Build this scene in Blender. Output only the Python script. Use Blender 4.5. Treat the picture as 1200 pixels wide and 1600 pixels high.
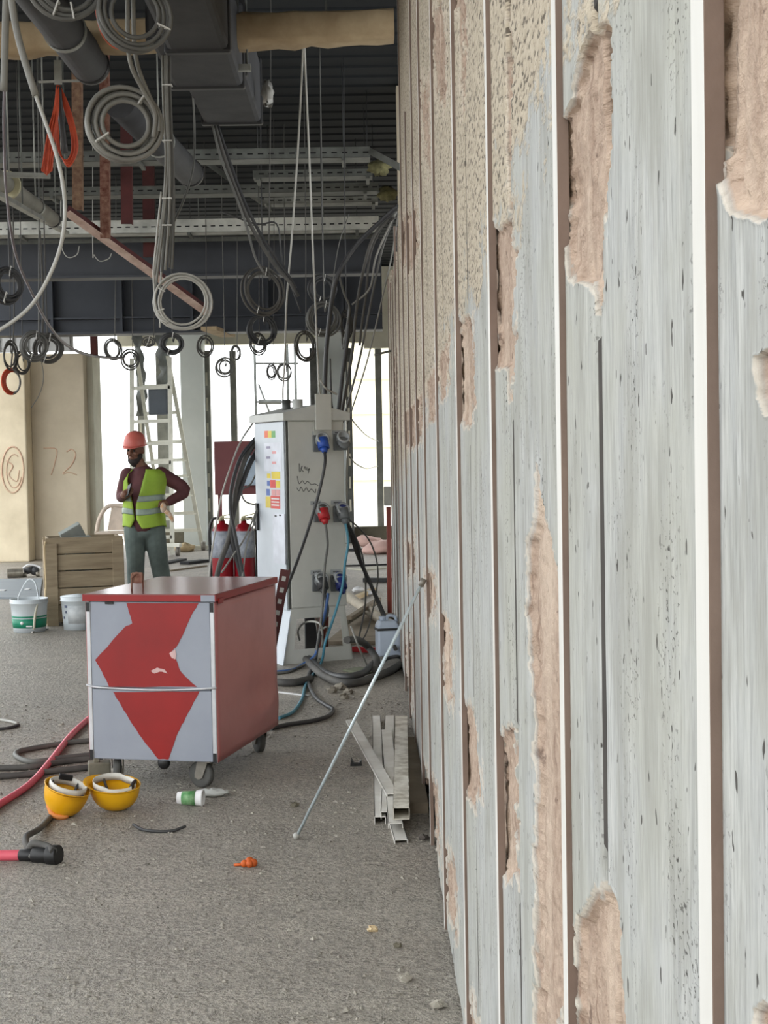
import bpy, math, random
import numpy as np
from mathutils import Vector, Matrix, Euler

for _o in list(bpy.data.objects):
    bpy.data.objects.remove(_o, do_unlink=True)
SC = bpy.context.scene
COL = SC.collection
R = math.radians
rnd = random.Random(7)

# ------------------------------------------------------------------ camera
FPX = 2200.0
CAMH = 1.42
YAW, PITCH, ROLL = math.atan(26.5 / FPX), math.atan(85.5 / FPX), 0.018
CM = Matrix.Rotation(-YAW, 3, 'Z') @ Matrix.Rotation(R(90) - PITCH, 3, 'X') @ Matrix.Rotation(-ROLL, 3, 'Z')
cam = bpy.data.cameras.new('camera')
cam.sensor_fit = 'VERTICAL'; cam.sensor_height = 36.0; cam.sensor_width = 36.0
cam.lens = FPX / 1600.0 * 36.0
cam.clip_start = 0.05; cam.clip_end = 300
camo = bpy.data.objects.new('camera', cam)
camo.matrix_world = Matrix.Translation((0, 0, CAMH)) @ CM.to_4x4()
COL.objects.link(camo)
SC.camera = camo

# ------------------------------------------------------------------ world and exposure
w = bpy.data.worlds.new('overcast_sky'); SC.world = w; w.use_nodes = True
bg = w.node_tree.nodes['Background']
bg.inputs['Color'].default_value = (0.955, 0.985, 1.0, 1)
bg.inputs['Strength'].default_value = 3.3
SC.view_settings.view_transform = 'Standard'
SC.view_settings.look = 'None'
SC.view_settings.exposure = 0.0
SC.view_settings.gamma = 1.0
SC.view_settings.use_curve_mapping = False

# ------------------------------------------------------------------ placing helpers
def ray(px, py):
    return CM @ Vector(((px - 600) / FPX, -(py - 800) / FPX, -1.0))
O = Vector((0, 0, CAMH))
def P(px, py, d):
    v = ray(px, py); return O + v * (d / v.y)
def F(px, py, z=0.0):
    v = ray(px, py); return O + v * ((z - CAMH) / v.z)
def WX(px, py, x):
    v = ray(px, py); return O + v * (x / v.x)
def RP(px, py, p, n):
    v = ray(px, py); return O + v * ((p - O).dot(n) / v.dot(n))

def lin(c):
    return tuple(((x / 255) / 12.92 if x / 255 <= .04045 else ((x / 255 + .055) / 1.055) ** 2.4) for x in c)

# ------------------------------------------------------------------ materials
class NT:
    def __init__(s, name):
        s.m = bpy.data.materials.new(name); s.m.use_nodes = True
        s.t = s.m.node_tree; s.b = s.t.nodes['Principled BSDF']
    def n(s, typ, **kw):
        nd = s.t.nodes.new(typ)
        for k, v in kw.items(): setattr(nd, k, v)
        return nd
    def l(s, a, b): s.t.links.new(a, b)
    def coord(s, world=False, scale=(1, 1, 1)):
        if world: c = s.n('ShaderNodeNewGeometry').outputs['Position']
        else: c = s.n('ShaderNodeTexCoord').outputs['Object']
        mp = s.n('ShaderNodeMapping'); mp.inputs['Scale'].default_value = scale
        s.l(c, mp.inputs['Vector']); return mp.outputs['Vector']
    def noise(s, vec, scale, detail=4, rough=.55):
        nd = s.n('ShaderNodeTexNoise'); nd.inputs['Scale'].default_value = scale
        nd.inputs['Detail'].default_value = detail; nd.inputs['Roughness'].default_value = rough
        s.l(vec, nd.inputs['Vector']); return nd.outputs['Fac']
    def ramp(s, fac, stops):
        r = s.n('ShaderNodeValToRGB'); e = r.color_ramp.elements
        while len(e) < len(stops): e.new(.5)
        for el, (p, c) in zip(e, stops):
            el.position = p
            el.color = (c, c, c, 1) if isinstance(c, (int, float)) else tuple(c) + (1,)
        s.l(fac, r.inputs['Fac']); return r.outputs['Color']
    def mix(s, fac, a, b):
        m = s.n('ShaderNodeMix', data_type='RGBA')
        if isinstance(fac, (int, float)): m.inputs[0].default_value = fac
        else: s.l(fac, m.inputs[0])
        for i, v in ((6, a), (7, b)):
            if isinstance(v, tuple): m.inputs[i].default_value = tuple(v) + (1,)
            else: s.l(v, m.inputs[i])
        return m.outputs[2]
    def math(s, op, a, b=0.0, c=None, clamp=False):
        m = s.n('ShaderNodeMath', operation=op); m.use_clamp = clamp
        for i, v in enumerate((a, b) if c is None else (a, b, c)):
            if isinstance(v, (int, float)): m.inputs[i].default_value = v
            else: s.l(v, m.inputs[i])
        return m.outputs[0]
    def bump(s, h, strength, dist=.01):
        b = s.n('ShaderNodeBump'); b.inputs['Strength'].default_value = strength
        b.inputs['Distance'].default_value = dist
        s.l(h, b.inputs['Height']); s.l(b.outputs['Normal'], s.b.inputs['Normal'])

MATS = {}
def mk(name, rgb, rough=.6, metal=0., rgb2=None, vs=5., var=None, bump=0., bs=80., st=(1, 1, 1), world=False):
    """base colour worn towards a second colour by noise, with a fine relief"""
    if name in MATS: return MATS[name]
    t = NT(name); a = lin(rgb)
    b2 = lin(rgb2) if rgb2 else tuple(x * .72 for x in a)
    v = t.coord(world, st)
    f = t.ramp(t.noise(v, vs, 5, .6), [(.35, 0.), (.68, 1.)])
    t.l(t.mix(f, a, b2), t.b.inputs['Base Color'])
    t.b.inputs['Roughness'].default_value = rough; t.b.inputs['Metallic'].default_value = metal
    if bump: t.bump(t.noise(v, bs, 4, .6), bump, .004)
    MATS[name] = t.m
    return t.m

# ------------------------------------------------------------------ mesh builder
def crom(pts, sub=6):
    pts = [Vector(p) for p in pts]
    if len(pts) < 3 or sub < 2: return pts
    out = []
    for i in range(len(pts) - 1):
        p0 = pts[i - 1] if i else pts[0] * 2 - pts[1]
        p1, p2 = pts[i], pts[i + 1]
        p3 = pts[i + 2] if i + 2 < len(pts) else pts[-1] * 2 - pts[-2]
        for k in range(sub):
            t = k / sub
            out.append(.5 * ((2 * p1) + (p2 - p0) * t + (2 * p0 - 5 * p1 + 4 * p2 - p3) * t * t + (3 * p1 - p0 - 3 * p2 + p3) * t ** 3))
    out.append(pts[-1]); return out

def chain_matrix(o):
    m = Matrix.LocRotScale(o.location, o.rotation_euler, o.scale)
    return chain_matrix(o.parent) @ m if o.parent else m

class MB:
    def __init__(s): s.v = []; s.f = []; s.mi = []; s.sm = []
    def add(s, v, f, mi=0, smooth=False):
        o = len(s.v); s.v += [Vector(p) for p in v]
        for q in f: s.f.append([i + o for i in q]); s.mi.append(mi); s.sm.append(smooth)
        return s
    def box(s, c, d, rot=None, mi=0):
        c = Vector(c); h = Vector(d) / 2
        vs = [Vector((x * h.x, y * h.y, z * h.z)) for x in (-1, 1) for y in (-1, 1) for z in (-1, 1)]
        if rot is not None: vs = [rot @ q for q in vs]
        return s.add([q + c for q in vs], [(0, 1, 3, 2), (4, 6, 7, 5), (0, 4, 5, 1), (2, 3, 7, 6), (0, 2, 6, 4), (1, 5, 7, 3)], mi)
    def bx(s, x0, x1, y0, y1, z0, z1, mi=0):
        return s.box(((x0 + x1) / 2, (y0 + y1) / 2, (z0 + z1) / 2), (abs(x1 - x0), abs(y1 - y0), abs(z1 - z0)), None, mi)
    def bar(s, a, b, wd, th, up=(0, 0, 1), mi=0):
        """rectangular bar from a to b: wd across, th along up"""
        a = Vector(a); b = Vector(b); t = (b - a); L = t.length; t.normalize()
        u = Vector(up); side = t.cross(u)
        if side.length < 1e-4: side = t.cross(Vector((1, 0, 0)))
        side.normalize(); u = side.cross(t).normalized()
        m = Matrix((side, t, u)).transposed()
        return s.box((a + b) / 2, (wd, L, th), m, mi)
    def tube(s, pts, r, seg=6, sub=5, mi=0, cap=True, closed=False):
        n0 = len(pts); rr = r
        if not closed: pts2 = crom(pts, sub)
        else: pts2 = [Vector(p) for p in pts]
        n = len(pts2)
        if isinstance(r, (list, tuple)):
            rr = [np.interp(i / max(1, n - 1) * (n0 - 1), range(n0), r) for i in range(n)]
        else: rr = [r] * n
        vs = []; fs = []; nrm = None
        for i in range(n):
            a = pts2[i - 1] if (i or closed) else pts2[0]
            b = pts2[(i + 1) % n] if (i < n - 1 or closed) else pts2[-1]
            t = (b - a)
            if t.length < 1e-9: t = Vector((0, 0, 1))
            t.normalize()
            if nrm is None:
                nrm = t.cross(Vector((0, 0, 1)))
                if nrm.length < .1: nrm = t.cross(Vector((1, 0, 0)))
            nrm = (nrm - t * nrm.dot(t))
            if nrm.length < 1e-6: nrm = t.orthogonal()
            nrm.normalize()
            bn = t.cross(nrm)
            for k in range(seg):
                an = 2 * math.pi * k / seg
                vs.append(pts2[i] + (nrm * math.cos(an) + bn * math.sin(an)) * rr[i])
        m = n if closed else n - 1
        for i in range(m):
            j = (i + 1) % n
            for k in range(seg):
                k2 = (k + 1) % seg
                fs.append((i * seg + k, i * seg + k2, j * seg + k2, j * seg + k))
        s.add(vs, fs, mi, True)
        if cap and not closed:
            o = len(s.v) - len(vs)
            s.f.append([o + k for k in range(seg)][::-1]); s.mi.append(mi); s.sm.append(False)
            s.f.append([o + (n - 1) * seg + k for k in range(seg)]); s.mi.append(mi); s.sm.append(False)
        return s
    def cyl(s, a, b, r, seg=16, mi=0, r2=None):
        return s.tube([a, b], [r, r if r2 is None else r2], seg, 1, mi)
    def lathe(s, prof, c=(0, 0, 0), seg=24, axis=None, mi=0, smooth=True, sx=1, sy=1):
        """prof: list of (radius, height) about local z; axis: 3x3 rotation"""
        c = Vector(c); vs = []; fs = []
        for r, z in prof:
            for k in range(seg):
                a = 2 * math.pi * k / seg; q = Vector((r * math.cos(a) * sx, r * math.sin(a) * sy, z))
                if axis is not None: q = axis @ q
                vs.append(q + c)
        for i in range(len(prof) - 1):
            for k in range(seg):
                k2 = (k + 1) % seg
                fs.append((i * seg + k, i * seg + k2, (i + 1) * seg + k2, (i + 1) * seg + k))
        return s.add(vs, fs, mi, smooth)
    def ball(s, c, r, seg=12, rings=8, mi=0, rot=None):
        r = Vector(r) if isinstance(r, (tuple, list, Vector)) else Vector((r, r, r))
        vs = []; fs = []
        for i in range(rings + 1):
            th = math.pi * i / rings
            for k in range(seg):
                a = 2 * math.pi * k / seg
                q = Vector((math.sin(th) * math.cos(a) * r.x, math.sin(th) * math.sin(a) * r.y, math.cos(th) * r.z))
                if rot is not None: q = rot @ q
                vs.append(q + Vector(c))
        for i in range(rings):
            for k in range(seg):
                k2 = (k + 1) % seg
                fs.append((i * seg + k, (i + 1) * seg + k, (i + 1) * seg + k2, i * seg + k2))
        return s.add(vs, fs, mi, True)
    def prism(s, poly, ex, mi=0):
        """poly: 3D outline, extruded by vector ex"""
        n = len(poly); poly = [Vector(p) for p in poly]; ex = Vector(ex)
        return s.add(poly + [p + ex for p in poly], [list(range(n))[::-1], list(range(n, 2 * n))] + [(i, (i + 1) % n, n + (i + 1) % n, n + i) for i in range(n)], mi)
    def obj(s, name, mats, parent=None, world=False, origin=None, bevel=0., smooth=None):
        me = bpy.data.meshes.new(name)
        vs = s.v
        if parent is not None and world:
            inv = chain_matrix(parent).inverted(); vs = [inv @ p for p in vs]
        if parent is None:
            if origin is None:
                xs = [p.x for p in vs]; ys = [p.y for p in vs]; zs = [p.z for p in vs]
                origin = Vector(((min(xs) + max(xs)) / 2, (min(ys) + max(ys)) / 2, min(zs)))
            origin = Vector(origin); vs = [p - origin for p in vs]
        me.from_pydata([tuple(p) for p in vs], [], s.f)
        if not isinstance(mats, (list, tuple)): mats = [mats]
        for m in mats: me.materials.append(m)
        me.polygons.foreach_set('material_index', s.mi)
        me.polygons.foreach_set('use_smooth', s.sm if smooth is None else [smooth] * len(s.f))
        me.update()
        o = bpy.data.objects.new(name, me); COL.objects.link(o)
        if parent is not None: o.parent = parent
        else: o.location = origin
        if bevel:
            b = o.modifiers.new('bevel', 'BEVEL'); b.width = bevel; b.segments = 2; b.limit_method = 'ANGLE'
        return o

def tag(o, label, cat, group=None):
    o['label'] = label; o['category'] = cat
    if group: o['group'] = group
    return o
def struct(o):
    o['kind'] = 'structure'; return o
def thing(name, label, cat, loc, rz=0., group=None, rot=None):
    e = bpy.data.objects.new(name, None); COL.objects.link(e); e.empty_display_size = .1
    e.location = loc
    e.rotation_euler = rot if rot is not None else (0, 0, rz)
    if label: tag(e, label, cat, group)
    return e

def vnoise(x, y, seed=0):
    """smooth value noise on numpy arrays"""
    xi = np.floor(x).astype(np.int64); yi = np.floor(y).astype(np.int64)
    fx = x - xi; fy = y - yi
    fx = fx * fx * (3 - 2 * fx); fy = fy * fy * (3 - 2 * fy)
    def h(a, b):
        n = (a * 374761393 + b * 668265263 + seed * 1442695041) & 0x7fffffff
        n = ((n ^ (n >> 13)) * 1274126177) & 0x7fffffff
        return ((n ^ (n >> 16)) & 0xffff) / 65535.0
    return (h(xi, yi) * (1 - fx) + h(xi + 1, yi) * fx) * (1 - fy) + (h(xi, yi + 1) * (1 - fx) + h(xi + 1, yi + 1) * fx) * fy
def fbm(x, y, seed=0, oct=4):
    s = 0; a = .5; t = 0
    for i in range(oct):
        s = s + a * vnoise(x * 2 ** i, y * 2 ** i, seed + i); t += a; a *= .55
    return s / t * 2 - 1

# ================================================================== SETTING
# ---- floor: dusty concrete
t = NT('dusty_concrete')
v = t.coord(True)
big = t.ramp(t.noise(v, .55, 5, .6), [(.32, 0.), (.7, 1.)])
c = t.mix(big, lin((172, 165, 154)), lin((204, 195, 181)))
mid = t.ramp(t.noise(v, 7, 6, .7), [(.4, 0.), (.62, 1.)])
c = t.mix(t.math('MULTIPLY', mid, .55), c, lin((150, 143, 132)))
gr = t.noise(v, 95, 4, .75)
c = t.mix(t.ramp(gr, [(.38, .75), (.5, 0.)]), c, lin((106, 101, 93)))
c = t.mix(t.ramp(gr, [(.56, 0.), (.70, .75)]), c, lin((214, 208, 197)))
t.l(c, t.b.inputs['Base Color']); t.b.inputs['Roughness'].default_value = .5
co_ = t.noise(v, 42, 4, .65)
c = t.mix(t.ramp(co_, [(.36, .6), (.47, 0.)]), c, lin((104, 99, 91)))
c = t.mix(t.ramp(co_, [(.56, 0.), (.68, .6)]), c, lin((222, 215, 203)))
t.l(c, t.b.inputs['Base Color'])
h = t.math('ADD', t.math('ADD', t.math('MULTIPLY', gr, 1.0), t.math('MULTIPLY', co_, 1.6)), t.math('MULTIPLY', t.noise(v, 22, 4, .6), 1.4))
t.bump(h, 1.0, .016)
M_FLOOR = t.m

XL = -5.6                      # open left edge of the slab
m = MB(); m.bx(XL, 6, -7, 24.2, -.35, 0)
floor = struct(m.obj('floor', M_FLOOR))

# ---- roof deck: ribbed steel sheet
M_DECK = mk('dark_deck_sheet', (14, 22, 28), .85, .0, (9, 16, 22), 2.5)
ZC = 4.62
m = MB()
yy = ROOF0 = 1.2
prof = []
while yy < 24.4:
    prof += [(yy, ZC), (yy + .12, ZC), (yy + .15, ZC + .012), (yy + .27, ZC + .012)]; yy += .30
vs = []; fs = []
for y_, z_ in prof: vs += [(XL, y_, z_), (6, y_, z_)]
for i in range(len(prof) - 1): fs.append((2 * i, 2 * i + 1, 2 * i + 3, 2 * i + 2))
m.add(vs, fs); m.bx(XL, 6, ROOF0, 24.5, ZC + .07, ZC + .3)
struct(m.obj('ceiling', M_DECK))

# ---- right wall of boards with cover battens
W = 0.21                       # battens stand on this plane
WB = W + .007                  # face of the boards
t = NT('weathered_board')
v = t.coord(True)
sp = t.n('ShaderNodeSeparateXYZ'); t.l(t.n('ShaderNodeNewGeometry').outputs['Position'], sp.inputs[0])
Y, Z = sp.outputs['Y'], sp.outputs['Z']
def mpv(sc):
    mp = t.n('ShaderNodeMapping'); mp.inputs['Scale'].default_value = sc
    t.l(v, mp.inputs['Vector']); return mp.outputs['Vector']
streak = t.noise(mpv((1, 60, 2.2)), 1.0, 5, .62)
cloud = t.noise(mpv((1, 3, 3)), 1.0, 5, .6)
grey = t.mix(t.ramp(streak, [(.3, 0.), (.7, 1.)]), lin((158, 160, 159)), lin((180, 181, 178)))
grain = t.noise(mpv((1, 210, 16)), 1.0, 4, .7)
grey = t.mix(t.ramp(grain, [(.34, .75), (.5, 0.)]), grey, lin((134, 136, 134)))
grey = t.mix(t.ramp(grain, [(.54, 0.), (.7, .6)]), grey, lin((198, 199, 195)))
grey = t.mix(t.ramp(cloud, [(.42, 0.), (.68, .7)]), grey, lin((163, 163, 151)))
low = t.math('MULTIPLY', t.ramp(t.noise(mpv((1, 16, 5)), 1.0, 4, .6), [(.47, 0.), (.62, .6)]), 1.0)
grey = t.mix(low, grey, lin((140, 140, 133)))
# elongated dark pits
fl = t.noise(mpv((1, 85, 38)), 1.0, 2, .5)
flm = t.ramp(fl, [(.70, 0.), (.722, 1.)])
fl2 = t.math('MULTIPLY', t.ramp(t.noise(mpv((1, 130, 190)), 1.0, 3, .6), [(.6, 0.), (.66, 1.)]), t.ramp(t.noise(mpv((1, 9, 4)), 1.0, 3, .6), [(.52, 0.), (.64, 1.)]))
pit = t.math('MAXIMUM', flm, fl2)
col = t.mix(t.math('MULTIPLY', pit, .95), grey, lin((58, 55, 51)))
# worn upper zone: sandy, spotted
thr = t.math('MULTIPLY_ADD', Y, -.075, 1.93)
zone = t.math('ADD', t.math('SUBTRACT', Z, thr), t.math('MULTIPLY_ADD', t.noise(mpv((1, 5, 7)), 1.0, 5, .7), .9, -.45))
fine = t.noise(mpv((1, 40, 110)), 1.0, 3, .6)
zm = t.ramp(t.math('ADD', zone, t.math('MULTIPLY_ADD', fine, .16, -.08)), [(.0, 0.), (.06, 1.)])
sand = t.mix(t.ramp(t.noise(mpv((1, 30, 60)), 1.0, 4, .6), [(.35, 0.), (.65, 1.)]), lin((168, 156, 137)), lin((188, 177, 158)))
sandp = t.mix(t.ramp(fine, [(.38, .95), (.47, 0.)]), sand, lin((82, 73, 62)))
col = t.mix(zm, col, sandp)
# peeled core (attribute made with the relief)
at = t.n('ShaderNodeAttribute'); at.attribute_name = 'peel'
fib = t.noise(mpv((1, 45, 55)), 1.0, 5, .7)
core = t.mix(t.ramp(fib, [(.3, 0.), (.7, 1.)]), lin((146, 124, 108)), lin((186, 165, 147)))
core = t.mix(t.ramp(t.noise(mpv((1, 20, 26)), 1.0, 4, .65), [(.62, 0.), (.68, .8)]), core, lin((92, 70, 58)))
core = t.mix(t.ramp(t.noise(mpv((1, 60, 3.2)), 1.0, 4, .6), [(.56, 0.), (.66, .6)]), core, lin((118, 92, 76)))
core = t.mix(t.ramp(t.noise(mpv((1, 7, 1.5)), 1.0, 3, .5), [(.5, 0.), (.66, .6)]), core, lin((204, 186, 168)))
pm = t.ramp(at.outputs['Fac'], [(.35, 0.), (.5, 1.)])
edge = t.ramp(at.outputs['Fac'], [(.24, 0.), (.3, .55), (.37, .55), (.42, 0.)])
col = t.mix(edge, col, lin((202, 190, 174)))
col = t.mix(pm, col, core)
t.l(col, t.b.inputs['Base Color']); t.b.inputs['Roughness'].default_value = .85
hh = t.math('SUBTRACT', t.math('ADD', t.math('MULTIPLY', streak, .35), t.math('MULTIPLY', grain, .5)), t.math('MULTIPLY', pit, 1.2))
hh = t.math('ADD', hh, t.math('MULTIPLY', t.math('MULTIPLY', zm, fine), 1.6))
hh = t.math('ADD', hh, t.math('MULTIPLY', t.math('MULTIPLY', pm, fib), 3.0))
t.bump(hh, .6, .004)
M_BOARD = t.m
M_BATTEN = mk('pale_batten', (216, 215, 211), .6, 0, (200, 198, 192), 9, bump=.05, st=(1, 1, .2))
M_BATTEN_SIDE = mk('brown_batten_shade', (128, 110, 99), .85, 0, (112, 95, 85), 7, bump=.2)
M_BACK = mk('backing_sheet', (92, 86, 80), .9, 0, (66, 60, 56), 4)

PEELS = [
 [(1106,-60),(1260,-60),(1260,300),(1200,330),(1188,346),(1165,340),(1140,320),(1124,290),(1120,232),(1108,215)],
 [(940,42),(950,50),(953,150),(949,330),(941,470),(932,492),(926,440),(905,446),(892,446),(885,400),(879,330),(879,190),(897,150),(901,120),(908,80),(920,55)],
 [(838,725),(845,770),(850,800),(862,850),(875,930),(881,1000),(884,1080),(885,1200),(887,1530),(877,1590),(868,1640),(835,1640),(836,1500),(836,1250),(833,1100),(825,1000),(822,900),(825,850),(835,800)],
 [(943,1378),(956,1390),(966,1450),(973,1520),(975,1660),(897,1660),(897,1440),(915,1420),(932,1405)],
 [(765,335),(780,360),(798,335),(803,400),(803,540),(798,625),(794,575),(775,575),(769,540),(765,400)],
 [(714,500),(735,495),(741,560),(739,660),(733,672),(718,660),(713,600)],
 [(690,545),(701,520),(703,560),(698,620),(689,632),(683,575)],
 [(776,1180),(785,1145),(800,1132),(806,1200),(808,1370),(790,1380),(781,1370),(776,1250)],
 [(723,1098),(739,1103),(746,1160),(752,1240),(741,1268),(728,1240),(723,1180)],
 [(689,960),(701,962),(707,1000),(707,1095),(700,1105),(690,1060)],
 [(695,1328),(709,1335),(714,1400),(713,1470),(699,1430)],
 [(674,20),(690,-10),(696,50),(696,175),(682,150),(675,70)],
 [(655,130),(671,122),(672,280),(661,240)],
 [(706,-30),(728,-30),(727,130),(722,190),(719,60),(712,15)],
 [(731,1572),(746,1568),(748,1660),(731,1660)],
 [(664,600),(680,565),(681,655),(668,668)],
 [(628,650),(660,612),(661,690),(642,704),(630,690)],
 [(624,345),(650,310),(655,400),(640,430),(626,420)],
 [(632,845),(648,830),(650,890),(636,905)],
 [(661,888),(680,892),(682,960),(666,975)],
 [(658,1215),(672,1205),(684,1228),(687,1325),(680,1350),(676,1310)],
 [(612,560),(620,540),(622,680),(614,700)],
 [(632,1000),(645,990),(648,1090),(640,1120),(634,1060)],
 [(1180,560),(1200,545),(1215,600),(1200,640),(1184,620)],
 [(1186,1590),(1200,1580),(1240,1600),(1240,1660),(1180,1660)],
 [(793,130),(796,60),(792,-20),(795,-20),(799,100),(797,330),(793,330)],
]
peel_yz = [np.array([(WX(a, b, WB).y, WX(a, b, WB).z) for a, b in poly]) for poly in PEELS]
def poly_sd(py, pz, poly, sy, sz):
    """signed distance (positive inside) in coordinates scaled by sy, sz"""
    x = py * sy; y = pz * sz; q = poly * np.array([sy, sz]); n = len(q)
    d = np.full(x.shape, 1e9); ins = np.zeros(x.shape, bool)
    for i in range(n):
        ax, ay = q[i]; bx_, by_ = q[(i + 1) % n]
        ex, ey = bx_ - ax, by_ - ay; L = ex * ex + ey * ey + 1e-12
        tt = np.clip(((x - ax) * ex + (y - ay) * ey) / L, 0, 1)
        d = np.minimum(d, (x - ax - tt * ex) ** 2 + (y - ay - tt * ey) ** 2)
        cnd = ((ay > y) != (by_ > y)) & (x < (bx_ - ax) * (y - ay) / (by_ - ay + 1e-12) + ax)
        ins ^= cnd
    d = np.sqrt(d); return np.where(ins, d, -d)

wall = thing('wall_right', None, None, (WB, 0, 0)); struct(wall)
def board(y0, y1, z0, z1, seed):
    dm = (y0 + y1) / 2; k = 2.2
    ny = int(min(150, max(16, (y1 - y0) / (k * dm * dm / 462))))
    ny = max(ny, 30)
    zt = CAMH + 740 / FPX * y1; zb = CAMH - 900 / FPX * y1
    zt = min(zt, z1); zb = max(zb, z0)
    nz = int((zt - zb) / (k * .8 * dm / FPX)); nz = min(nz, 760)
    zs = np.linspace(zb, zt, nz)
    if zb > z0 + .01: zs = np.concatenate([np.linspace(z0, zb, 12)[:-1], zs])
    if zt < z1 - .01: zs = np.concatenate([zs, np.linspace(zt, z1, 12)[1:]])
    ys = np.linspace(y0, y1, ny)
    # a tight row at both long edges gives the rounded arris
    ys = np.concatenate([[y0], [y0 + .004], ys[1:-1], [y1 - .004], [y1]]); nyy = len(ys); nzz = len(zs)
    yy, zz = np.meshgrid(ys, zs)
    x = np.zeros_like(yy); peel = np.zeros_like(yy)
    for poly in peel_yz:
        if poly[:, 0].max() < y0 - .05 or poly[:, 0].min() > y1 + .05: continue
        pc = poly.mean(0); sy = min(1.0, .28 / pc[0])      # weigh along-wall and upright distances alike as seen obliquely
        sd = poly_sd(yy, zz, poly, sy, 1.0)
        nz_ = fbm(yy * 30, zz * 34, seed + 5, 5)
        sc = .006 * max(1.0, pc[0] * .8)
        pk = np.clip((sd + nz_ * sc * 1.1) / (sc * .9) * .5 + .42, 0, 1)
        peel = np.maximum(peel, pk)
    e = np.minimum(yy - y0, y1 - yy)
    x += np.where(e < .003, .006, 0.)
    fibre = fbm(yy * 55, zz * 9, seed + 11, 4)
    lump = fbm(yy * 16, zz * 20, seed + 21, 5)
    pd = np.clip((peel - .3) / .4, 0, 1)
    crev = np.clip(1 - np.abs(fbm(yy * 26, zz * 2.6, seed + 51, 4)) / .07, 0, 1) * np.clip(fbm(yy * 4, zz * 4, seed + 61, 3) + .35, 0, 1)
    x += pd * crev * .006
    x += pd * (.012 + .006 * lump + .004 * fibre)
    x -= np.exp(-((peel - .28) / .1) ** 2) * .0008 * (peel > .02)
    x += .0012 * fbm(yy * 5, zz * 3, seed + 3, 3)
    x += .0016 * np.exp(-((yy - (y0 + .27 * (y1 - y0))) / .0035) ** 2)
    # ragged lower end
    rag = .02 * fbm(yy * 14, zz * 0 + seed, seed + 31, 3)
    zz = zz + np.clip(1 - (zz - z0) / .25, 0, 1) * rag
    n = nyy * nzz
    co = np.stack([x, yy, zz], -1).reshape(-1, 3)
    back = np.stack([np.full_like(x, .026), yy, zz], -1)
    idx = np.arange(n).reshape(nzz, nyy)
    f = np.stack([idx[:-1, :-1], idx[1:, :-1], idx[1:, 1:], idx[:-1, 1:]], -1).reshape(-1, 4)
    ring = np.concatenate([idx[0, :], idx[1:, -1], idx[-1, :-1][::-1], idx[1:-1, 0][::-1]])
    bv = back.reshape(-1, 3)[ring]; nb = len(ring); bi = n + np.arange(nb)
    sk = np.stack([ring, np.roll(ring, -1), np.roll(bi, -1), bi], -1)
    co = np.concatenate([co, bv]); fa = np.concatenate([f, sk])
    me = bpy.data.meshes.new('wall_board')
    me.vertices.add(len(co)); me.vertices.foreach_set('co', co.ravel())
    me.loops.add(fa.size); me.loops.foreach_set('vertex_index', fa.ravel().astype(np.int32))
    me.polygons.add(len(fa)); me.polygons.foreach_set('loop_start', np.arange(0, fa.size, 4, dtype=np.int32))
    try: me.polygons.foreach_set('loop_total', np.full(len(fa), 4, dtype=np.int32))
    except Exception: pass
    me.update(calc_edges=True); me.validate()
    a = me.attributes.new('peel', 'FLOAT', 'POINT')
    a.data.foreach_set('value', np.concatenate([peel.ravel(), np.ones(nb)]).astype(np.float32))
    me.materials.append(M_BOARD)
    me.polygons.foreach_set('use_smooth', [True] * len(f) + [False] * len(sk))
    o = bpy.data.objects.new('wall_board', me); COL.objects.link(o); o.parent = wall
    return o
BAT = [.20, .865, 1.517, 2.35, 3.23, 4.17, 5.09, 5.86, 6.72, 7.6, 8.5, 9.4, 10.3, 11.2, 12.15]
TALL = 7.6
WH = 4.45
low_z = [.0, .0, .0, .0, .012, .03, .16, .05, .02, .12, .03, .06, .02, .05]
for i in range(len(BAT) - 1):
    a, b = BAT[i] + .034, BAT[i + 1]
    g = BAT[i] + (BAT[i + 1] - BAT[i]) * .67
    ztop = WH if b <= TALL + .01 else (2.62, 2.78, 2.70, 2.9, 2.96)[i % 5]
    zl = low_z[i]
    board(a - .032, g - .013, zl, ztop, 100 + i * 7)
    board(g + .013, b + .002, zl + (.03 if i in (5, 8) else 0), ztop - (0 if ztop > 4 else .06), 400 + i * 7)
M_JOINT_SHADE = mk('dark_joint_shade', (62, 57, 53), .9, 0, (48, 44, 41), 9)  # dark strip laid in the board grooves to paint their shade
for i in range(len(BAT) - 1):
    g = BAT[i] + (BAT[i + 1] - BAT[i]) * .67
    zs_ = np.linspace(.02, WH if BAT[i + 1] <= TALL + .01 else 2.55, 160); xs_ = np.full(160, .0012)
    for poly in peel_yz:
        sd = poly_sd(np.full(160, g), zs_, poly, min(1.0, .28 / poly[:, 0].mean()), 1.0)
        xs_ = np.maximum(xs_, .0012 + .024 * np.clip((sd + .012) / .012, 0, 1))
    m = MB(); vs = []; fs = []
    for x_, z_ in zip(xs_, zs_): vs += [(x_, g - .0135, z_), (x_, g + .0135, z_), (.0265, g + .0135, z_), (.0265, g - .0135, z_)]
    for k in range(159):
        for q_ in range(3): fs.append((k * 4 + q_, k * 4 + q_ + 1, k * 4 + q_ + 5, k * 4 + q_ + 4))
    m.add(vs, fs); m.obj('joint_shade_strip', M_JOINT_SHADE, wall)
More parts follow.
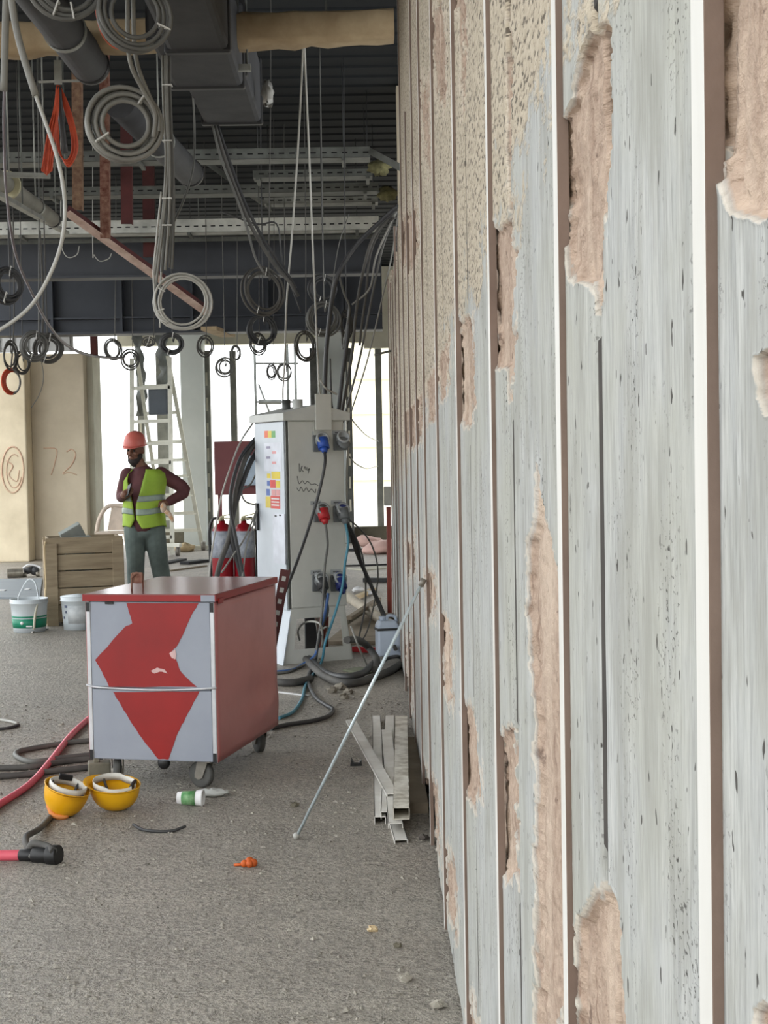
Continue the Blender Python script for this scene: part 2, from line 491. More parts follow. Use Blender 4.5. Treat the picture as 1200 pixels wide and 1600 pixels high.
for i, y_ in enumerate(BAT):
    ztop = WH if y_ <= TALL + .01 else (2.7, 2.8, 2.95)[i % 3]
    if i == 8: ztop = 3.05
    m = MB(); m.bx(-.007, .006, y_, y_ + .034, .0, ztop)
    for k in range(len(m.f)):                      # room face pale as if lit, sides brown with their shade painted in
        n_ = (m.v[m.f[k][1]] - m.v[m.f[k][0]]).cross(m.v[m.f[k][2]] - m.v[m.f[k][0]]).normalized()
        m.mi[k] = 0 if abs(n_.x) > .9 else 1
    m.obj('cover_batten', [M_BATTEN, M_BATTEN_SIDE], wall, bevel=.0008)
m = MB(); m.bx(.027, .10, .1, TALL, 0, WH); m.bx(.027, .10, TALL, 12.18, 0, 2.6)
m.obj('backing_wall', M_BACK, wall)

# ---- far side: concrete pier wall, kerb and bays to the outside
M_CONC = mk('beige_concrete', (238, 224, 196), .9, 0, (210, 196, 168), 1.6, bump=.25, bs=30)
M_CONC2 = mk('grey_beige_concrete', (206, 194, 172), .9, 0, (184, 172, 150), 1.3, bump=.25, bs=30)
M_CONC3 = mk('pale_plaster', (214, 212, 196), .9, 0, (194, 190, 172), 2)
M_KERB = mk('dirty_kerb', (118, 112, 96), .9, 0, (86, 82, 70), 2.5, bump=.3, bs=25)
M_GREYCOL = mk('grey_column_paint', (222, 228, 226), .6, .0, (202, 210, 208), .8)
M_STEELD = mk('dark_galvanised', (96, 98, 94), .5, .3, (62, 64, 62), 5)
a0 = P(46, 868, 20.4).x; a1 = P(139, 868, 20.8).x
wl = struct(thing('wall_left', None, None, (a0, 20.4, 0)))
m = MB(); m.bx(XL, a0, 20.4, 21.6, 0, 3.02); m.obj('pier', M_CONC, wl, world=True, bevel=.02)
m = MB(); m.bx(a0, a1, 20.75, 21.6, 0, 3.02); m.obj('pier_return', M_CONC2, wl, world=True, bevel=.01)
m = MB(); m.bx(a1, a1 + .085, 21.0, 21.6, 0, 3.02); m.obj('pier_edge', M_CONC3, wl, world=True)
M_CLAD = mk('pale_cladding', (200, 200, 198), .5, .1, (176, 178, 178), 3)
m = MB()
xx = XL
while xx < a1 - .1:
    m.bx(xx, xx + .16, 20.42, 20.5, 3.03, 4.5); m.bx(xx + .16, xx + .2, 20.45, 20.5, 3.03, 4.5); xx += .2
m.obj('upper_cladding', M_CLAD, wl, world=True)
M_REDMARK = mk('faded_red_marker', (204, 164, 142), .95, 0, (208, 186, 160), 6)
# ring and numeral strokes drawn on the concrete
def stroke(parent, pts, yplane, r, name='painted_mark', mat_=None):
    m = MB(); q = [P(a, b, yplane - .002) for a, b in pts]
    m.tube(q, r, 5, 5); o = m.obj(name, mat_ or M_REDMARK, parent, world=True); return o
el = lambda cx, cy, rx, ry, a0=0, a1=360, n=20: [(cx + rx * math.cos(R(a0 + (a1 - a0) * i / n)), cy + ry * math.sin(R(a0 + (a1 - a0) * i / n))) for i in range(n + 1)]
stroke(wl, el(20, 734, 17, 36), 20.4, .012)
stroke(wl, el(22, 736, 12, 26, 20, 300), 20.4, .009)
stroke(wl, [(10, 720), (20, 728), (14, 742), (26, 752), (30, 735)], 20.4, .009)
stroke(wl, [(68, 700), (88, 702), (86, 722), (80, 742)], 20.75, .009)
stroke(wl, [(104, 706), (112, 702), (118, 710), (112, 726), (98, 740), (108, 738), (120, 742)], 20.75, .009)

DF = 23.6
m = MB(); m.bx(a1 + .085, 6, DF, DF + .25, 0, .26)
struct(m.obj('baseboard_far', M_KERB, bevel=.01))
m = MB(); m.bx(.0, 6, DF + .02, DF + .2, 3.25, 4.6); m.bx(a1, 0, DF + .02, DF + .2, 3.35, 4.6)
struct(m.obj('wall_far', M_CONC3))
m = MB(); m.bx(5.7, 6, 12.2, 23.6, 0, 4.6); m.bx(.317, 6, 12.2, 12.35, 2.65, 4.6)
struct(m.obj('wall_side', M_CONC2))
M_POST = mk('post_steel_glare', (142, 143, 134), .6, .1, (112, 113, 106), 5)  # post steel paled in its colour for the glare around it
def post(px0, px1, d, dep, mat_, name, label, cat='post', z0=.26, z1=3.24, slots=0):
    x0 = P(px0, 690, d).x; x1 = P(px1, 690, d).x
    e = thing(name, label, cat, ((x0 + x1) / 2, d + dep / 2, z0))
    m = MB(); m.bx(x0, x1, d, d + dep, z0, z1); m.obj('shaft', mat_, e, world=True, bevel=.006)
    if slots:
        z_ = z0 + .15
        while z_ < z1 - .3:
            m = MB(); m.bx(x0 + (x1 - x0) * .3, x0 + (x1 - x0) * .62, d - .008, d + .002, z_, z_ + slots); z_ += slots * 1.9
            m.obj('slot_plate', M_CONC3, e, world=True)
    return e
post(284, 320, 23.2, .35, M_GREYCOL, 'column', 'pale grey square column right of the aluminium ladder', 'column', 0, 4.6)
post(320.5, 330, 23.45, .12, M_POST, 'facade_post', 'dark slotted steel post against the pale grey column', slots=.22, z0=0.)
post(361, 371, DF + .02, .1, M_POST, 'facade_post', 'slim dark grey post above the dark red fire board')
post(486, 496.5, 23.25, .2, M_STEELD, 'facade_post', 'dark grey post behind the peak of the power cabinet', z0=0.)
post(497, 541, 23.5, .3, M_GREYCOL, 'column', 'grey column behind the right half of the power cabinet', 'column', 0, 4.6)
post(541.5, 551, 23.4, .15, M_STEELD, 'facade_post', 'dark slotted post just right of the power cabinet', slots=.2, z0=0.)
post(588, 598, DF + .02, .12, M_POST, 'facade_post', 'lone grey post in the rightmost bright bay')
post(246, 263, DF + .05, .1, M_POST, 'facade_post', 'dark post seen through the right rail of the ladder')
post(216, 226, DF + .05, .1, M_POST, 'facade_post', 'dark post behind the orange helmet of the worker', slots=.25)

# ---- outside: pale ground and a pale building across the yard
M_YARD = mk('bright_yard_ground', (226, 220, 206), .95, 0, (206, 200, 186), .4)
m = MB(); m.bx(-60, 60, 24.2, 110, -.5, -.05); 
tag(m.obj('yard_ground', M_YARD), 'bright pale ground outside the open bays', 'ground')
m = MB(); m.bx(-60, XL, -60, 24.2, -.5, -.2); m.bx(XL, 60, -60, -7, -.5, -.2)
tag(m.obj('side_yard', mk('brown_yard_earth', (128, 120, 108), .95, 0, (108, 100, 90), .4)), 'earth outside the open left side of the hall', 'ground')
m = MB(); m.bx(XL, .2, -7.2, -7, 0, 4.6)
struct(m.obj('back_light_block', M_CONC2))  # unseen wall, added to cut the light from behind the camera
M_HOUSE = mk('cream_render', (236, 230, 206), .9, 0, (226, 220, 192), .7)
e = thing('building', 'pale cream building outside, far behind the bays', 'building', (0, 45, -.05))
m = MB(); m.bx(-1.0, 9, 45, 52, -.05, 5.2); m.obj('wall', M_HOUSE, e, world=True)
for z_ in (.7, 1.75, 2.8, 3.9):
    m = MB(); m.bx(-1.06, 9, 44.85, 45, z_, z_ + .16); m.obj('ledge', M_CONC3, e, world=True)

# ---- girders
M_GIRD = mk('dark_grey_girder_paint', (72, 75, 82), .55, .1, (58, 61, 68), 1.2)
M_GIRD2 = mk('slate_girder_paint', (68, 72, 80), .55, .1, (56, 60, 68), 1.2)
zb1 = P(330, 431, 15).z; zt1 = P(330, 352, 15).z
e = thing('steel_girder', 'dark grey steel girder, the nearer and higher of the two', 'girder', (-3, 15, zb1))
m = MB(); m.bx(XL, .19, 15.1, 15.14, zb1 + .02, zt1); m.obj('web', M_GIRD, e, world=True)
m = MB(); m.bx(XL, .19, 15.0, 15.24, zb1, zb1 + .022); m.obj('bottom_flange', M_GIRD, e, world=True)
m = MB(); m.bx(XL, .19, 15.0, 15.24, zt1 - .022, zt1); m.obj('top_flange', M_GIRD, e, world=True)
zb2 = P(330, 519, 18.6).z; zt2 = P(330, 400, 18.6).z
e = thing('steel_girder', 'slate grey deep girder with upright stiffeners across the bright bays', 'girder', (-3, 18.7, zb2))
m = MB(); m.bx(XL, .25, 18.75, 18.79, zb2 + .02, zt2); m.obj('web', M_GIRD2, e, world=True)
m = MB(); m.bx(XL, .25, 18.6, 18.94, zb2, zb2 + .028); m.obj('bottom_flange', M_GIRD2, e, world=True)
m = MB(); m.bx(XL, .25, 18.6, 18.94, zt2 - .028, zt2); m.obj('top_flange', M_GIRD2, e, world=True)
for px in (82, 190, 300, 418, 535):
    x = P(px, 480, 18.7).x
    m = MB(); m.bx(x - .018, x + .018, 18.63, 18.75, zb2 + .03, zt2 - .03); m.obj('stiffener', M_GIRD2, e, world=True)
m = MB(); z_ = P(330, 494, 18.68).z; m.bx(XL, .25, 18.66, 18.75, z_ - .012, z_ + .012); m.obj('ledge_angle', M_GIRD2, e, world=True)
# insulated tan pipe/beam crossing near the top
M_TAN = mk('tan_wrapped_insulation', (186, 166, 134), .9, 0, (152, 130, 100), 3.5, bump=.5, bs=25)
e = thing('wrapped_beam', 'tan insulation wrapped beam crossing under the dark roof deck', 'beam', (-3, 8, 3.7))
pa = P(636, 42, 8.0); pb = P(-60, 66, 8.0)
m = MB()
n = 26; vs = []; fs = []
for i in range(n + 1):
    q = pb.lerp(Vector((min(pa.x, .2), 8.0, pa.z)), i / n)
    hh_ = .085 + .006 * math.sin(i * 2.3); dd = .10
    ring = [(q.x, q.y + sy * dd * (1 if abs(sz) < .8 else .75), q.z + sz * hh_) for sy, sz in ((-1, -.7), (-.8, -1), (.8, -1), (1, -.7), (1, .7), (.8, 1), (-.8, 1), (-1, .7))]
    ring = [(a_, b_, c_ + .009 * rnd.uniform(-1, 1)) for a_, b_, c_ in ring]
    vs += ring
for i in range(n):
    for k in range(8): fs.append((i * 8 + k, i * 8 + (k + 1) % 8, i * 8 + 8 + (k + 1) % 8, i * 8 + 8 + k))
m.add(vs, fs, 0, True); m.obj('wrap', M_TAN, e, world=True)
for px in (66, 250, 372, 510):
    q = P(px, 50, 8.0)
    m = MB(); m.bx(q.x - .006, q.x + .006, 7.994, 8.006, q.z, ZC); m.obj('hanger_rod', M_STEELD, e, world=True)

# ================================================================== CEILING SERVICES
M_GALV = mk('galvanised_steel', (168, 170, 164), .45, .25, (126, 128, 123), 6)
M_GALVB = mk('bright_galvanised_steel', (226, 227, 220), .4, .2, (176, 178, 172), 4)
M_ROD = mk('dark_hanger_rod', (54, 56, 58), .6)
M_GALVD = mk('dull_galvanised_steel', (112, 115, 110), .5, .2, (84, 86, 82), 6)
M_DARK = mk('dark_slot', (26, 26, 28), .8)
M_DUCT = mk('black_foam_insulation', (66, 67, 70), .75, 0, (50, 51, 54), 4, bump=.15, bs=60)
M_TAPE = mk('black_tape', (34, 35, 38), .45)
M_GREYC = mk('grey_cable_sheath', (140, 139, 133), .5, 0, (116, 115, 110), 4)
M_GREYC2 = mk('dull_grey_cable_sheath', (108, 108, 104), .55, 0, (86, 86, 83), 4)
M_BLACKC = mk('black_cable_sheath', (48, 49, 52), .5, 0, (66, 66, 66), 5)
M_DUSTC = mk('dusty_black_cable', (92, 90, 86), .7, 0, (64, 63, 62), 6)
M_WHITEC = mk('white_cable_sheath', (186, 185, 179), .45, 0, (160, 159, 153), 4)
M_ORANGE = mk('orange_cable_sheath', (206, 84, 48), .5, 0, (178, 66, 38), 6)
M_TIE = mk('white_cable_tie', (232, 232, 228), .4)
M_RUST = mk('rusty_steel', (98, 54, 44), .9, 0, (150, 116, 98), 24, bump=.3, bs=90)
M_RUSTB = mk('beige_flecked_rust', (150, 122, 98), .9, .0, (104, 74, 60), 22, bump=.3, bs=90)
M_PRIMER = mk('dark_red_primer', (92, 40, 38), .7, 0, (70, 32, 32), 5)
M_PINKST = mk('pinkish_primed_angle', (214, 190, 178), .7, 0, (176, 146, 132), 9)

def tray(label, y_, x0, x1, z, h=.06, wd=.2, mat_=None, ends=()):
    mat_ = mat_ or M_GALV
    e = thing('cable_tray', label, 'cable tray', ((x0 + x1) / 2, y_, z), group='cable trays under the deck')
    for s, nm in ((0, 'side_rail'), (1, 'side_rail')):
        m = MB(); yy = y_ + s * wd
        m.bx(x0, x1, yy, yy + .003, z, z + h); m.bx(x0, x1, yy - .012, yy, z + h - .004, z + h); o = m.obj(nm, mat_, e, world=True)
        if s == 0:
            k = MB(); xx = x0 + .05
            while xx < x1 - .05: k.bx(xx, xx + .045, yy - .002, yy + .001, z + h * .42, z + h * .42 + .012); xx += .085
            k.obj('slot_row', M_DARK, o, world=True)['kind'] = 'stuff'
    m = MB(); xx = x0
    m.bx(x0, x1, y_, y_ + wd, z, z + .003); m.obj('tray_floor', mat_, e, world=True)
    for f in np.linspace(.04, .96, max(2, int((x1 - x0) / 1.3))):
        xx = x0 + (x1 - x0) * f
        m = MB(); m.cyl((xx, y_ + wd / 2, z - .03), (xx, y_ + wd / 2, ZC + .01), .004, 6); m.obj('hanger_rod', M_ROD, e, world=True)
        m = MB(); m.bx(xx - .015, xx + .015, y_ - .04, y_ + wd + .04, z - .03, z - .006); m.obj('hanger_bar', M_GALVD, e, world=True)
    for a, b in ends:
        m = MB(); m.bar(a, b, .004, .055); m.obj('bend_rail', mat_, e, world=True)
    return e
zt = lambda py, d, px=300: P(px, py, d).z
tray('perforated steel cable tray, topmost of the trays, bent at its right end', 11.5, XL + .3, P(578, 240, 11.5).x, zt(250, 11.5), .085,
     ends=[(P(578, 236, 11.5), P(626, 262, 10.6))], mat_=M_GALVD)
tray('short dull cable tray second from the top, ending left of the wall', 12.3, P(395, 270, 12.3).x, P(582, 270, 12.3).x, zt(279, 12.3), .06, mat_=M_GALVD)
tray('long perforated cable tray third from the top', 12.9, P(60, 290, 12.9).x, .16, zt(303, 12.9), .075, mat_=M_GALVD,
     ends=[(P(318, 250, 12.2), P(362, 282, 12.9))])
tray('narrow cable tray with a slanted left end above the bright tray', 13.6, P(412, 310, 13.6).x, .16, zt(320, 13.6), .055,
     ends=[(P(386, 300, 13.4), P(412, 318, 13.6))])
tray('bright wide cable tray, lowest one just above the girders', 14.2, XL + .3, .17, zt(363, 14.2), .13, mat_=M_GALVB)
e = thing('service_rail', 'grey double rail under the lowest cable tray', 'rail', (-3, 14.6, zt(377, 14.6)))
m = MB(); z_ = zt(377, 14.6); m.bx(XL, .17, 14.6, 14.63, z_, z_ + .04); m.obj('rail_bar', M_GALVD, e, world=True)
m = MB(); m.bx(XL, .17, 14.66, 14.69, z_ + .06, z_ + .1); m.obj('rail_bar', M_GALVD, e, world=True)
for f in (.2, .45, .7, .93):
    xx = XL + (0 - XL) * f; m = MB(); m.cyl((xx, 14.65, z_), (xx, 14.65, ZC), .006, 6); m.obj('hanger_rod', M_GALVD, e, world=True)

# rock wool tufts and mesh at the wall end of the trays
M_WOOL = mk('olive_mineral_wool', (132, 128, 90), .95, 0, (96, 94, 66), 20, bump=.8, bs=60)
for px, py, d, lab in ((592, 262, 11.9, 'olive mineral wool tuft at the end of the topmost tray'), (606, 303, 13.0, 'olive mineral wool tuft under the third tray by the wall')):
    m = MB(); c = P(px, py, d); m.ball(c, (.085, .06, .06), 14, 10)
    for p_ in m.v:
        q = p_ - c; p_ += q * rnd.uniform(-.25, .35)
    tag(m.obj('wool_tuft', M_WOOL), lab, 'insulation')

# ---- insulated duct hanging in sections
xl = P(268, 100, 8.5).x; 
e = thing('air_duct', 'black insulated air duct in stepped sections under the roof', 'duct', (-1.0, 8, 3.75))
def duct_section(y0, y1, x0, x1, zb, ztp):
    m = MB(); m.bx(x0, x1, y0, y1, zb, ztp); o = m.obj('duct_section', M_DUCT, e, world=True, bevel=.03)
    for yy in (y0 + .04, y1 - .04):
        k = MB(); k.bx(x0 - .012, x1 + .012, yy - .03, yy + .03, zb - .012, ztp + .012); k.obj('flange_band', M_TAPE, o, world=True, bevel=.012)
dz = P(300, 196, 9.6).z
duct_section(5.9, 7.3, P(262, 60, 7.3).x, P(358, 60, 7.3).x, P(300, 84, 7.3).z, P(300, 84, 7.3).z + .45)
duct_section(7.32, 8.3, P(270, 90, 8.3).x, P(380, 90, 8.3).x, P(300, 140, 8.3).z, P(300, 140, 8.3).z + .4)
duct_section(8.32, 9.6, P(318, 160, 9.6).x, P(408, 160, 9.6).x, dz, dz + .42)
m = MB(); q0 = P(262, 110, 8.0); q1 = P(392, 106, 8.0); m.bar(q0, q1, .04, .035); m.obj('support_channel', M_GALV, e, world=True)
for q in (q0 + Vector((.02, 0, 0)), q1 - Vector((.02, 0, 0))):
    m = MB(); m.cyl(q, (q.x, q.y, ZC), .006, 6); m.obj('hanger_rod', M_GALVD, e, world=True)
for yy in (6.2, 9.0):
    for xx in (-1.12, -.72):
        m = MB(); m.cyl((xx, yy, 4.1), (xx, yy, ZC), .006, 6); m.obj('hanger_rod', M_GALVD, e, world=True)
m = MB(); c = P(418, 146, 9.0); m.ball(c, (.035, .03, .075), 10, 8)
for p_ in m.v: p_ += Vector((rnd.uniform(-1, 1), rnd.uniform(-1, 1), rnd.uniform(-1, 1))) * .016
m.obj('loose_foil', M_WHITEC, e, world=True)

# ---- pipes
def pipe(label, a, b, r, mat_, collars=(), hangers=(), cat='pipe'):
    a = Vector(a); b = Vector(b)
    e = thing('insulated_pipe', label, cat, b)
    m = MB(); m.cyl(a, b, r, 24); m.obj('pipe_body', mat_, e, world=True)
    t_ = (b - a).normalized(); q = t_.to_track_quat('Z', 'Y').to_matrix()
    m = MB(); m.lathe([(0, .0), (r * .97, 0), (r * 1.03, -.012), (r * 1.03, -.07), (r, -.07)], b, 24, q); m.obj('end_band', M_TAPE, e, world=True)
    for f, rr, mm in collars:
        c = a.lerp(b, f); m = MB(); m.lathe([(r * .9, -.02), (rr, -.02), (rr, .02), (r * .9, .02)], c, 24, q, smooth=False); m.obj('collar', mm, e, world=True)
    for f in hangers:
        c = a.lerp(b, f); m = MB(); m.lathe([(r + .002, -.018), (r + .008, -.018), (r + .008, .018), (r + .002, .018)], c, 24, q, smooth=False)
        m.cyl((c.x, c.y, c.z + r), (c.x, c.y, ZC), .006, 6); m.obj('pipe_hanger', M_GALV, e, world=True)
    return e
b = P(143, 104, 8.2); pipe('thick black insulated pipe at the upper left, ending above the orange cables', (b.x - .06, 5.2, b.z + .04), b, .108, M_DUCT, hangers=(.78,))
a = P(186, 158, 9.0); pipe('dark pipe stub seen through the hanging grey cable coil', a, (a.x + .18, 11.2, a.z - .02), .105, M_DUCT, hangers=(.5,))
M_PIPEG = mk('grey_lagging', (150, 148, 138), .8, 0, (124, 122, 114), 4, bump=.3, bs=40)
M_CREAM = mk('cream_foam_disc', (198, 192, 160), .85, 0, (172, 166, 136), 6)
a = P(44, 307, 10.0); a2 = Vector((a.x - .12, 7.2, a.z + .05)); b2 = P(84, 344, 11.6)
pipe('grey lagged pipe with a cream foam collar at the left edge', a2, b2, .062, M_PIPEG, collars=((.64, .1, M_CREAM),), hangers=(.85,))
e = thing('steel_channel', 'long pale steel channel slanting below the lagged pipe', 'channel', P(60, 345, 11))
m = MB(); m.bar(P(-10, 300, 8.6), P(104, 364, 13.2), .05, .03); m.obj('channel_bar', M_GALV, e, world=True)
for f in (.3, .8):
    q = P(-10, 300, 8.6).lerp(P(104, 364, 13.2), f); m = MB(); m.cyl(q, (q.x, q.y, ZC), .006, 6); m.obj('hanger_rod', M_GALVD, e, world=True)
m = MB(); m.bar(P(10, 273, 9.6), P(78, 275, 9.6), .04, .03); q = P(70, 275, 9.6); m.cyl(q, (q.x, q.y, ZC), .006, 6); q = P(14, 275, 9.6); m.cyl(q, (q.x, q.y, ZC), .006, 6)
tag(m.obj('support_bar', M_GALV), 'short white steel support bar above the cream pipe collar', 'bar')
# bracket strap above the orange cables
m = MB(); q = P(90, 94, 8.4); m.bar(q, P(91, 132, 8.4), .045, .006, (0, 1, 0)); m.cyl(q, (q.x, q.y, ZC), .006, 6)
m.bar(P(60, 128, 8.4), P(125, 126, 8.4), .012, .012)
tag(m.obj('hanger_strap', M_GALV), 'galvanised strap hanger holding the orange cables', 'bracket')

# ---- rusty uprights and the diagonal angle
def flat(label, pa, pb, wpx, d, mat_, cat='bar', th=.02, name='steel_upright'):
    a = P(pa[0], pa[1], d); b = P(pb[0], pb[1], d); wd = wpx / FPX * d
    m = MB(); m.bar(a, b, wd, th, (0, 1, 0)); m.bar(a + Vector((wd / 2 - .004, .03, 0)), b + Vector((wd / 2 - .004, .03, 0)), .008, .05, (0, 1, 0))
    return tag(m.obj(name, mat_), label, cat)
flat('beige flecked rusty upright behind the orange cable loop', (119, 4), (121, 328), 15, 11.0, M_RUSTB)
flat('rust red flecked upright under the hanging grey coil', (162, 60), (164, 372), 14, 10.4, M_RUST)
flat('wide dark red primed upright behind the grey coil', (196, 60), (198, 350), 17, 12.2, M_PRIMER)
flat('dark red primed stub upright left of the hanging cable bundle', (231, 226), (233, 402), 18, 14.8, M_PRIMER)
e = thing('angle_brace', 'pinkish primed steel angle slanting down to the white cable ring', 'brace', P(320, 488, 11.0))
a = P(104, 332, 10.2); b = P(324, 490, 11.2)
m = MB(); m.bar(a, b, .075, .008, (0, .3, 1)); m.obj('flange', M_PINKST, e, world=True)
m = MB(); m.bar(a + Vector((.0, .04, .03)), b + Vector((0, .04, .03)), .008, .07, (0, .3, 1)); m.obj('flange', M_PRIMER, e, world=True)
m = MB(); m.cyl(a, (a.x, a.y, ZC), .006, 6); m.obj('hanger_rod', M_GALVD, e, world=True)
# primer coloured stub beam under the slate girder
m = MB(); m.bar(P(326, 513, 18.0), P(356, 524, 19.4), .2, .05); tag(m.obj('timber_batten', M_TAN), 'pale timber end under the slate girder beside the pale column', 'batten')
m = MB(); q = P(146, 536, 21.5); m.bx(q.x - .05, q.x + .05, 21.5, 21.6, 2.9, 3.5); tag(m.obj('red_post_stub', M_PRIMER), 'dark red stub at the top corner of the concrete pier', 'post')

# ---- loose cables
def cable(label, pts, r, mat_, name='cable', cat='cable', group='loose site cables', seg=6, sub=6, ties=(), floor_=False):
    q = [P(*p) if len(p) == 3 else F(p[0], p[1], r) for p in pts]
    m = MB(); m.tube(q, r, seg, sub)
    return tag(m.obj(name, mat_), label, cat, group)
def coil(label, cx, cy, d, rx, ry, n, r, mat_, stem=None, ties=(40, 200), wob=.05, stems=1, tail=None, group='hanging cable coils', spread=1.0, parts=True):
    """turns of cable lying against each other, hung from a stem"""
    c = P(cx, cy, d); R_ = ry / FPX * d; ang = math.acos(min(1, rx / ry)) if rx < ry else 0
    kx = 1.0 if rx < ry else rx / ry
    e = thing('cable_coil', label, 'cable coil', P(cx, cy + ry, d), group=group)
    lr = random.Random(int(cx * 7 + cy * 13)); allp = []
    m = MB()
    for i in range(n):
        ri = R_ - (i % 3) * r * 1.9 * spread + lr.uniform(-1, 1) * r * .6
        oy = (i // 3) * r * 2 + lr.uniform(-.5, .5) * r
        tx, tz = lr.uniform(-1, 1) * wob * R_ * .6, lr.uniform(-1, 1) * wob * R_ * .6
        ph = lr.uniform(0, 6.28)
        pts = []
        for k in range(26):
            a = 2 * math.pi * k / 26
            rr = ri * (1 + wob * .5 * math.sin(2 * a + ph))
            lx = rr * math.cos(a) * kx + tx; lz = rr * math.sin(a) + tz; ly = oy + lr.uniform(-.2, .2) * r
            pts.append(c + Vector((lx * math.cos(ang) - ly * math.sin(ang), lx * math.sin(ang) + ly * math.cos(ang), lz)))
        m.tube(pts, r, 6, 1, closed=True)
    m.obj('cable_turns', mat_, e, world=True)
    for k in range(stems):
        if stem is None: break
        top = P(stem[0] + (k - (stems - 1) / 2) * r * 2.2 / d * FPX, stem[1], d if len(stem) < 3 else stem[2])
        if stem[1] == 300: top.z = ZC + .02
        st = c + Vector((math.cos(ang) * (top.x - c.x) * .5 + (k - (stems - 1) / 2) * r * 2, 0, R_))
        m = MB(); m.tube([top, top.lerp(st, .5) + Vector((lr.uniform(-.01, .01), 0, 0)), st, st + Vector((r * 2, r, -R_ * .35))], r if d < 9 else r * .55, 6, 5); m.obj('cable_stem', mat_, e, world=True)
    if tail:
        m = MB(); m.tube([P(*t_) for t_ in tail], r * .8, 5, 5); m.obj('cable_tail', mat_, e, world=True)
    if parts:
        for a in ties:
            a = R(a); q = c + Vector((R_ * .94 * math.cos(a) * kx * math.cos(ang), R_ * .94 * math.cos(a) * math.sin(ang), R_ * .94 * math.sin(a)))
            dr = (q - c).normalized(); m = MB(); m.bar(q - dr * r * (1.2 + min(n, 3) * 1.2), q + dr * r * 1.6, r * .6, r * (2.3 + (n // 3) * 1.0), (0, 1, 0)); m.obj('cable_tie', M_TIE, e, world=True)
    return e

# foreground grey coils and conduits, upper left
coil('large grey cable coil cut off by the top edge, above the black pipe', 104, -32, 6.2, 56, 58, 3, .011, M_GREYC2, (112, -160), (-80, 250))
coil('large grey cable coil beside the air duct, near the top edge', 210, 20, 6.2, 52, 57, 4, .010, M_GREYC2, (200, -150), (-20,), stems=2, spread=1.6)
coil('thick grey cable coil of many turns hanging in front of the dark pipe stub', 197, 192, 6.6, 52, 56, 8, .0115, M_GREYC, None, (55, 215), spread=1.25)
cable('grey cable running down into the thick many-turn coil', [(197, -120, 6.3), (199, 0, 6.3), (202, 90, 6.4), (222, 138, 6.5), (242, 175, 6.58), (240, 215, 6.62)], .0105, M_GREYC)
cable('second grey cable beside it into the thick many-turn coil', [(206, -120, 6.33), (208, 0, 6.33), (212, 88, 6.43), (229, 140, 6.53), (247, 180, 6.6), (248, 205, 6.62)], .0105, M_GREYC)
e = thing('conduit', 'straight grey conduit with a thin cable out of its lower end, left edge', 'conduit', P(6, 142, 5.6))
m = MB(); m.tube([P(12, -90, 5.6), P(8, 60, 5.6), P(6, 142, 5.6)], .0145, 12, 4); m.obj('conduit_tube', M_GREYC, e, world=True)
m = MB(); m.tube([P(7, 128, 5.6), P(6, 200, 5.7), P(10, 300, 6.0), (P(24, 395, 6.4)), P(50, 458, 7.0), P(78, 510, 8.0), P(108, 542, 9.5), P(145, 556, 11), P(192, 560, 12)], [.0055, .0055, .0055, .006, .0065, .008, .01, .011, .011], 6, 7)
m.obj('thin_cable', mk('mauve_grey_cable', (128, 120, 126), .5), e, world=True)
e = thing('conduit', 'curved grey conduit with a white cable sweeping down to the left edge', 'conduit', P(56, 150, 5.4))
m = MB(); m.tube([P(12, -90, 5.4), P(18, 0, 5.4), P(31, 68, 5.4), P(56, 150, 5.4)], .0135, 12, 5); m.obj('conduit_tube', M_GREYC, e, world=True)
m = MB(); m.tube([P(53, 142, 5.4), P(70, 188, 5.4), P(90, 248, 5.4), (P(101, 310, 5.4)), P(98, 370, 5.4), P(80, 425, 5.4), P(48, 478, 5.4), P(0, 515, 5.4), P(-60, 540, 5.4)], .0075, 8, 6)
m.obj('white_cable', M_WHITEC, e, world=True)
cable('thin orange wire looping behind the upper grey coil', [(150, -20, 6.8), (150, 20, 6.8), (160, 55, 6.8), (180, 75, 6.8), (215, 80, 6.8)], .003, M_ORANGE)
# vertical bundle left of the duct
e = thing('cable_bundle', 'tied vertical bundle of grey cables beside the air duct', 'cable bundle', P(252, 425, 7.6))
for k, (o1, o2, yend) in enumerate(((0, -8, 430), (3, 2, 425), (6, 5, 422), (9, 9, 418), (4, -14, 470), (11, 12, 420))):
    m = MB(); dd = 7.6 + .016 * (k % 2)
    m.tube([P(256 + o1, -90, dd), P(254 + o1, 80, dd), P(256 + o1, 180, dd), P(259 + o1, 250, dd), P(257 + o1 + o2 * .3, 330, dd), P(248 + o1 + o2 * .8, yend, dd)], .0075, 7, 6)
    m.obj('cable_strand', M_GREYC2 if k % 2 else M_GREYC, e, world=True)
for py in (133, 220, 310, 352):
    m = MB(); q = P(261, py, 7.6); m.bx(q.x - .026, q.x + .026, q.y - .012, q.y + .03, q.z - .003, q.z + .003); m.obj('cable_tie', M_TIE, e, world=True)
coil('white cable ring hanging over the end of the slanted pinkish angle', 286, 472, 7.6, 42, 43, 4, .0065, M_WHITEC, None, (200, 150))
cable('white cable running from the bundle down into the white ring', [(252, 300, 7.6), (244, 380, 7.6), (240, 430, 7.6), (246, 490, 7.58), (262, 505, 7.57)], .0062, M_WHITEC)
cable('white cable end dangling left of the white ring', [(256, 340, 7.62), (252, 420, 7.62), (250, 470, 7.62), (250, 512, 7.62)], .006, M_WHITEC)
cable('grey cable sagging from behind the duct to the bundle', [(300, 130, 8.9), (304, 200, 8.9), (302, 260, 8.6), (288, 310, 8.2), (270, 350, 7.8)], .007, M_GREYC2)
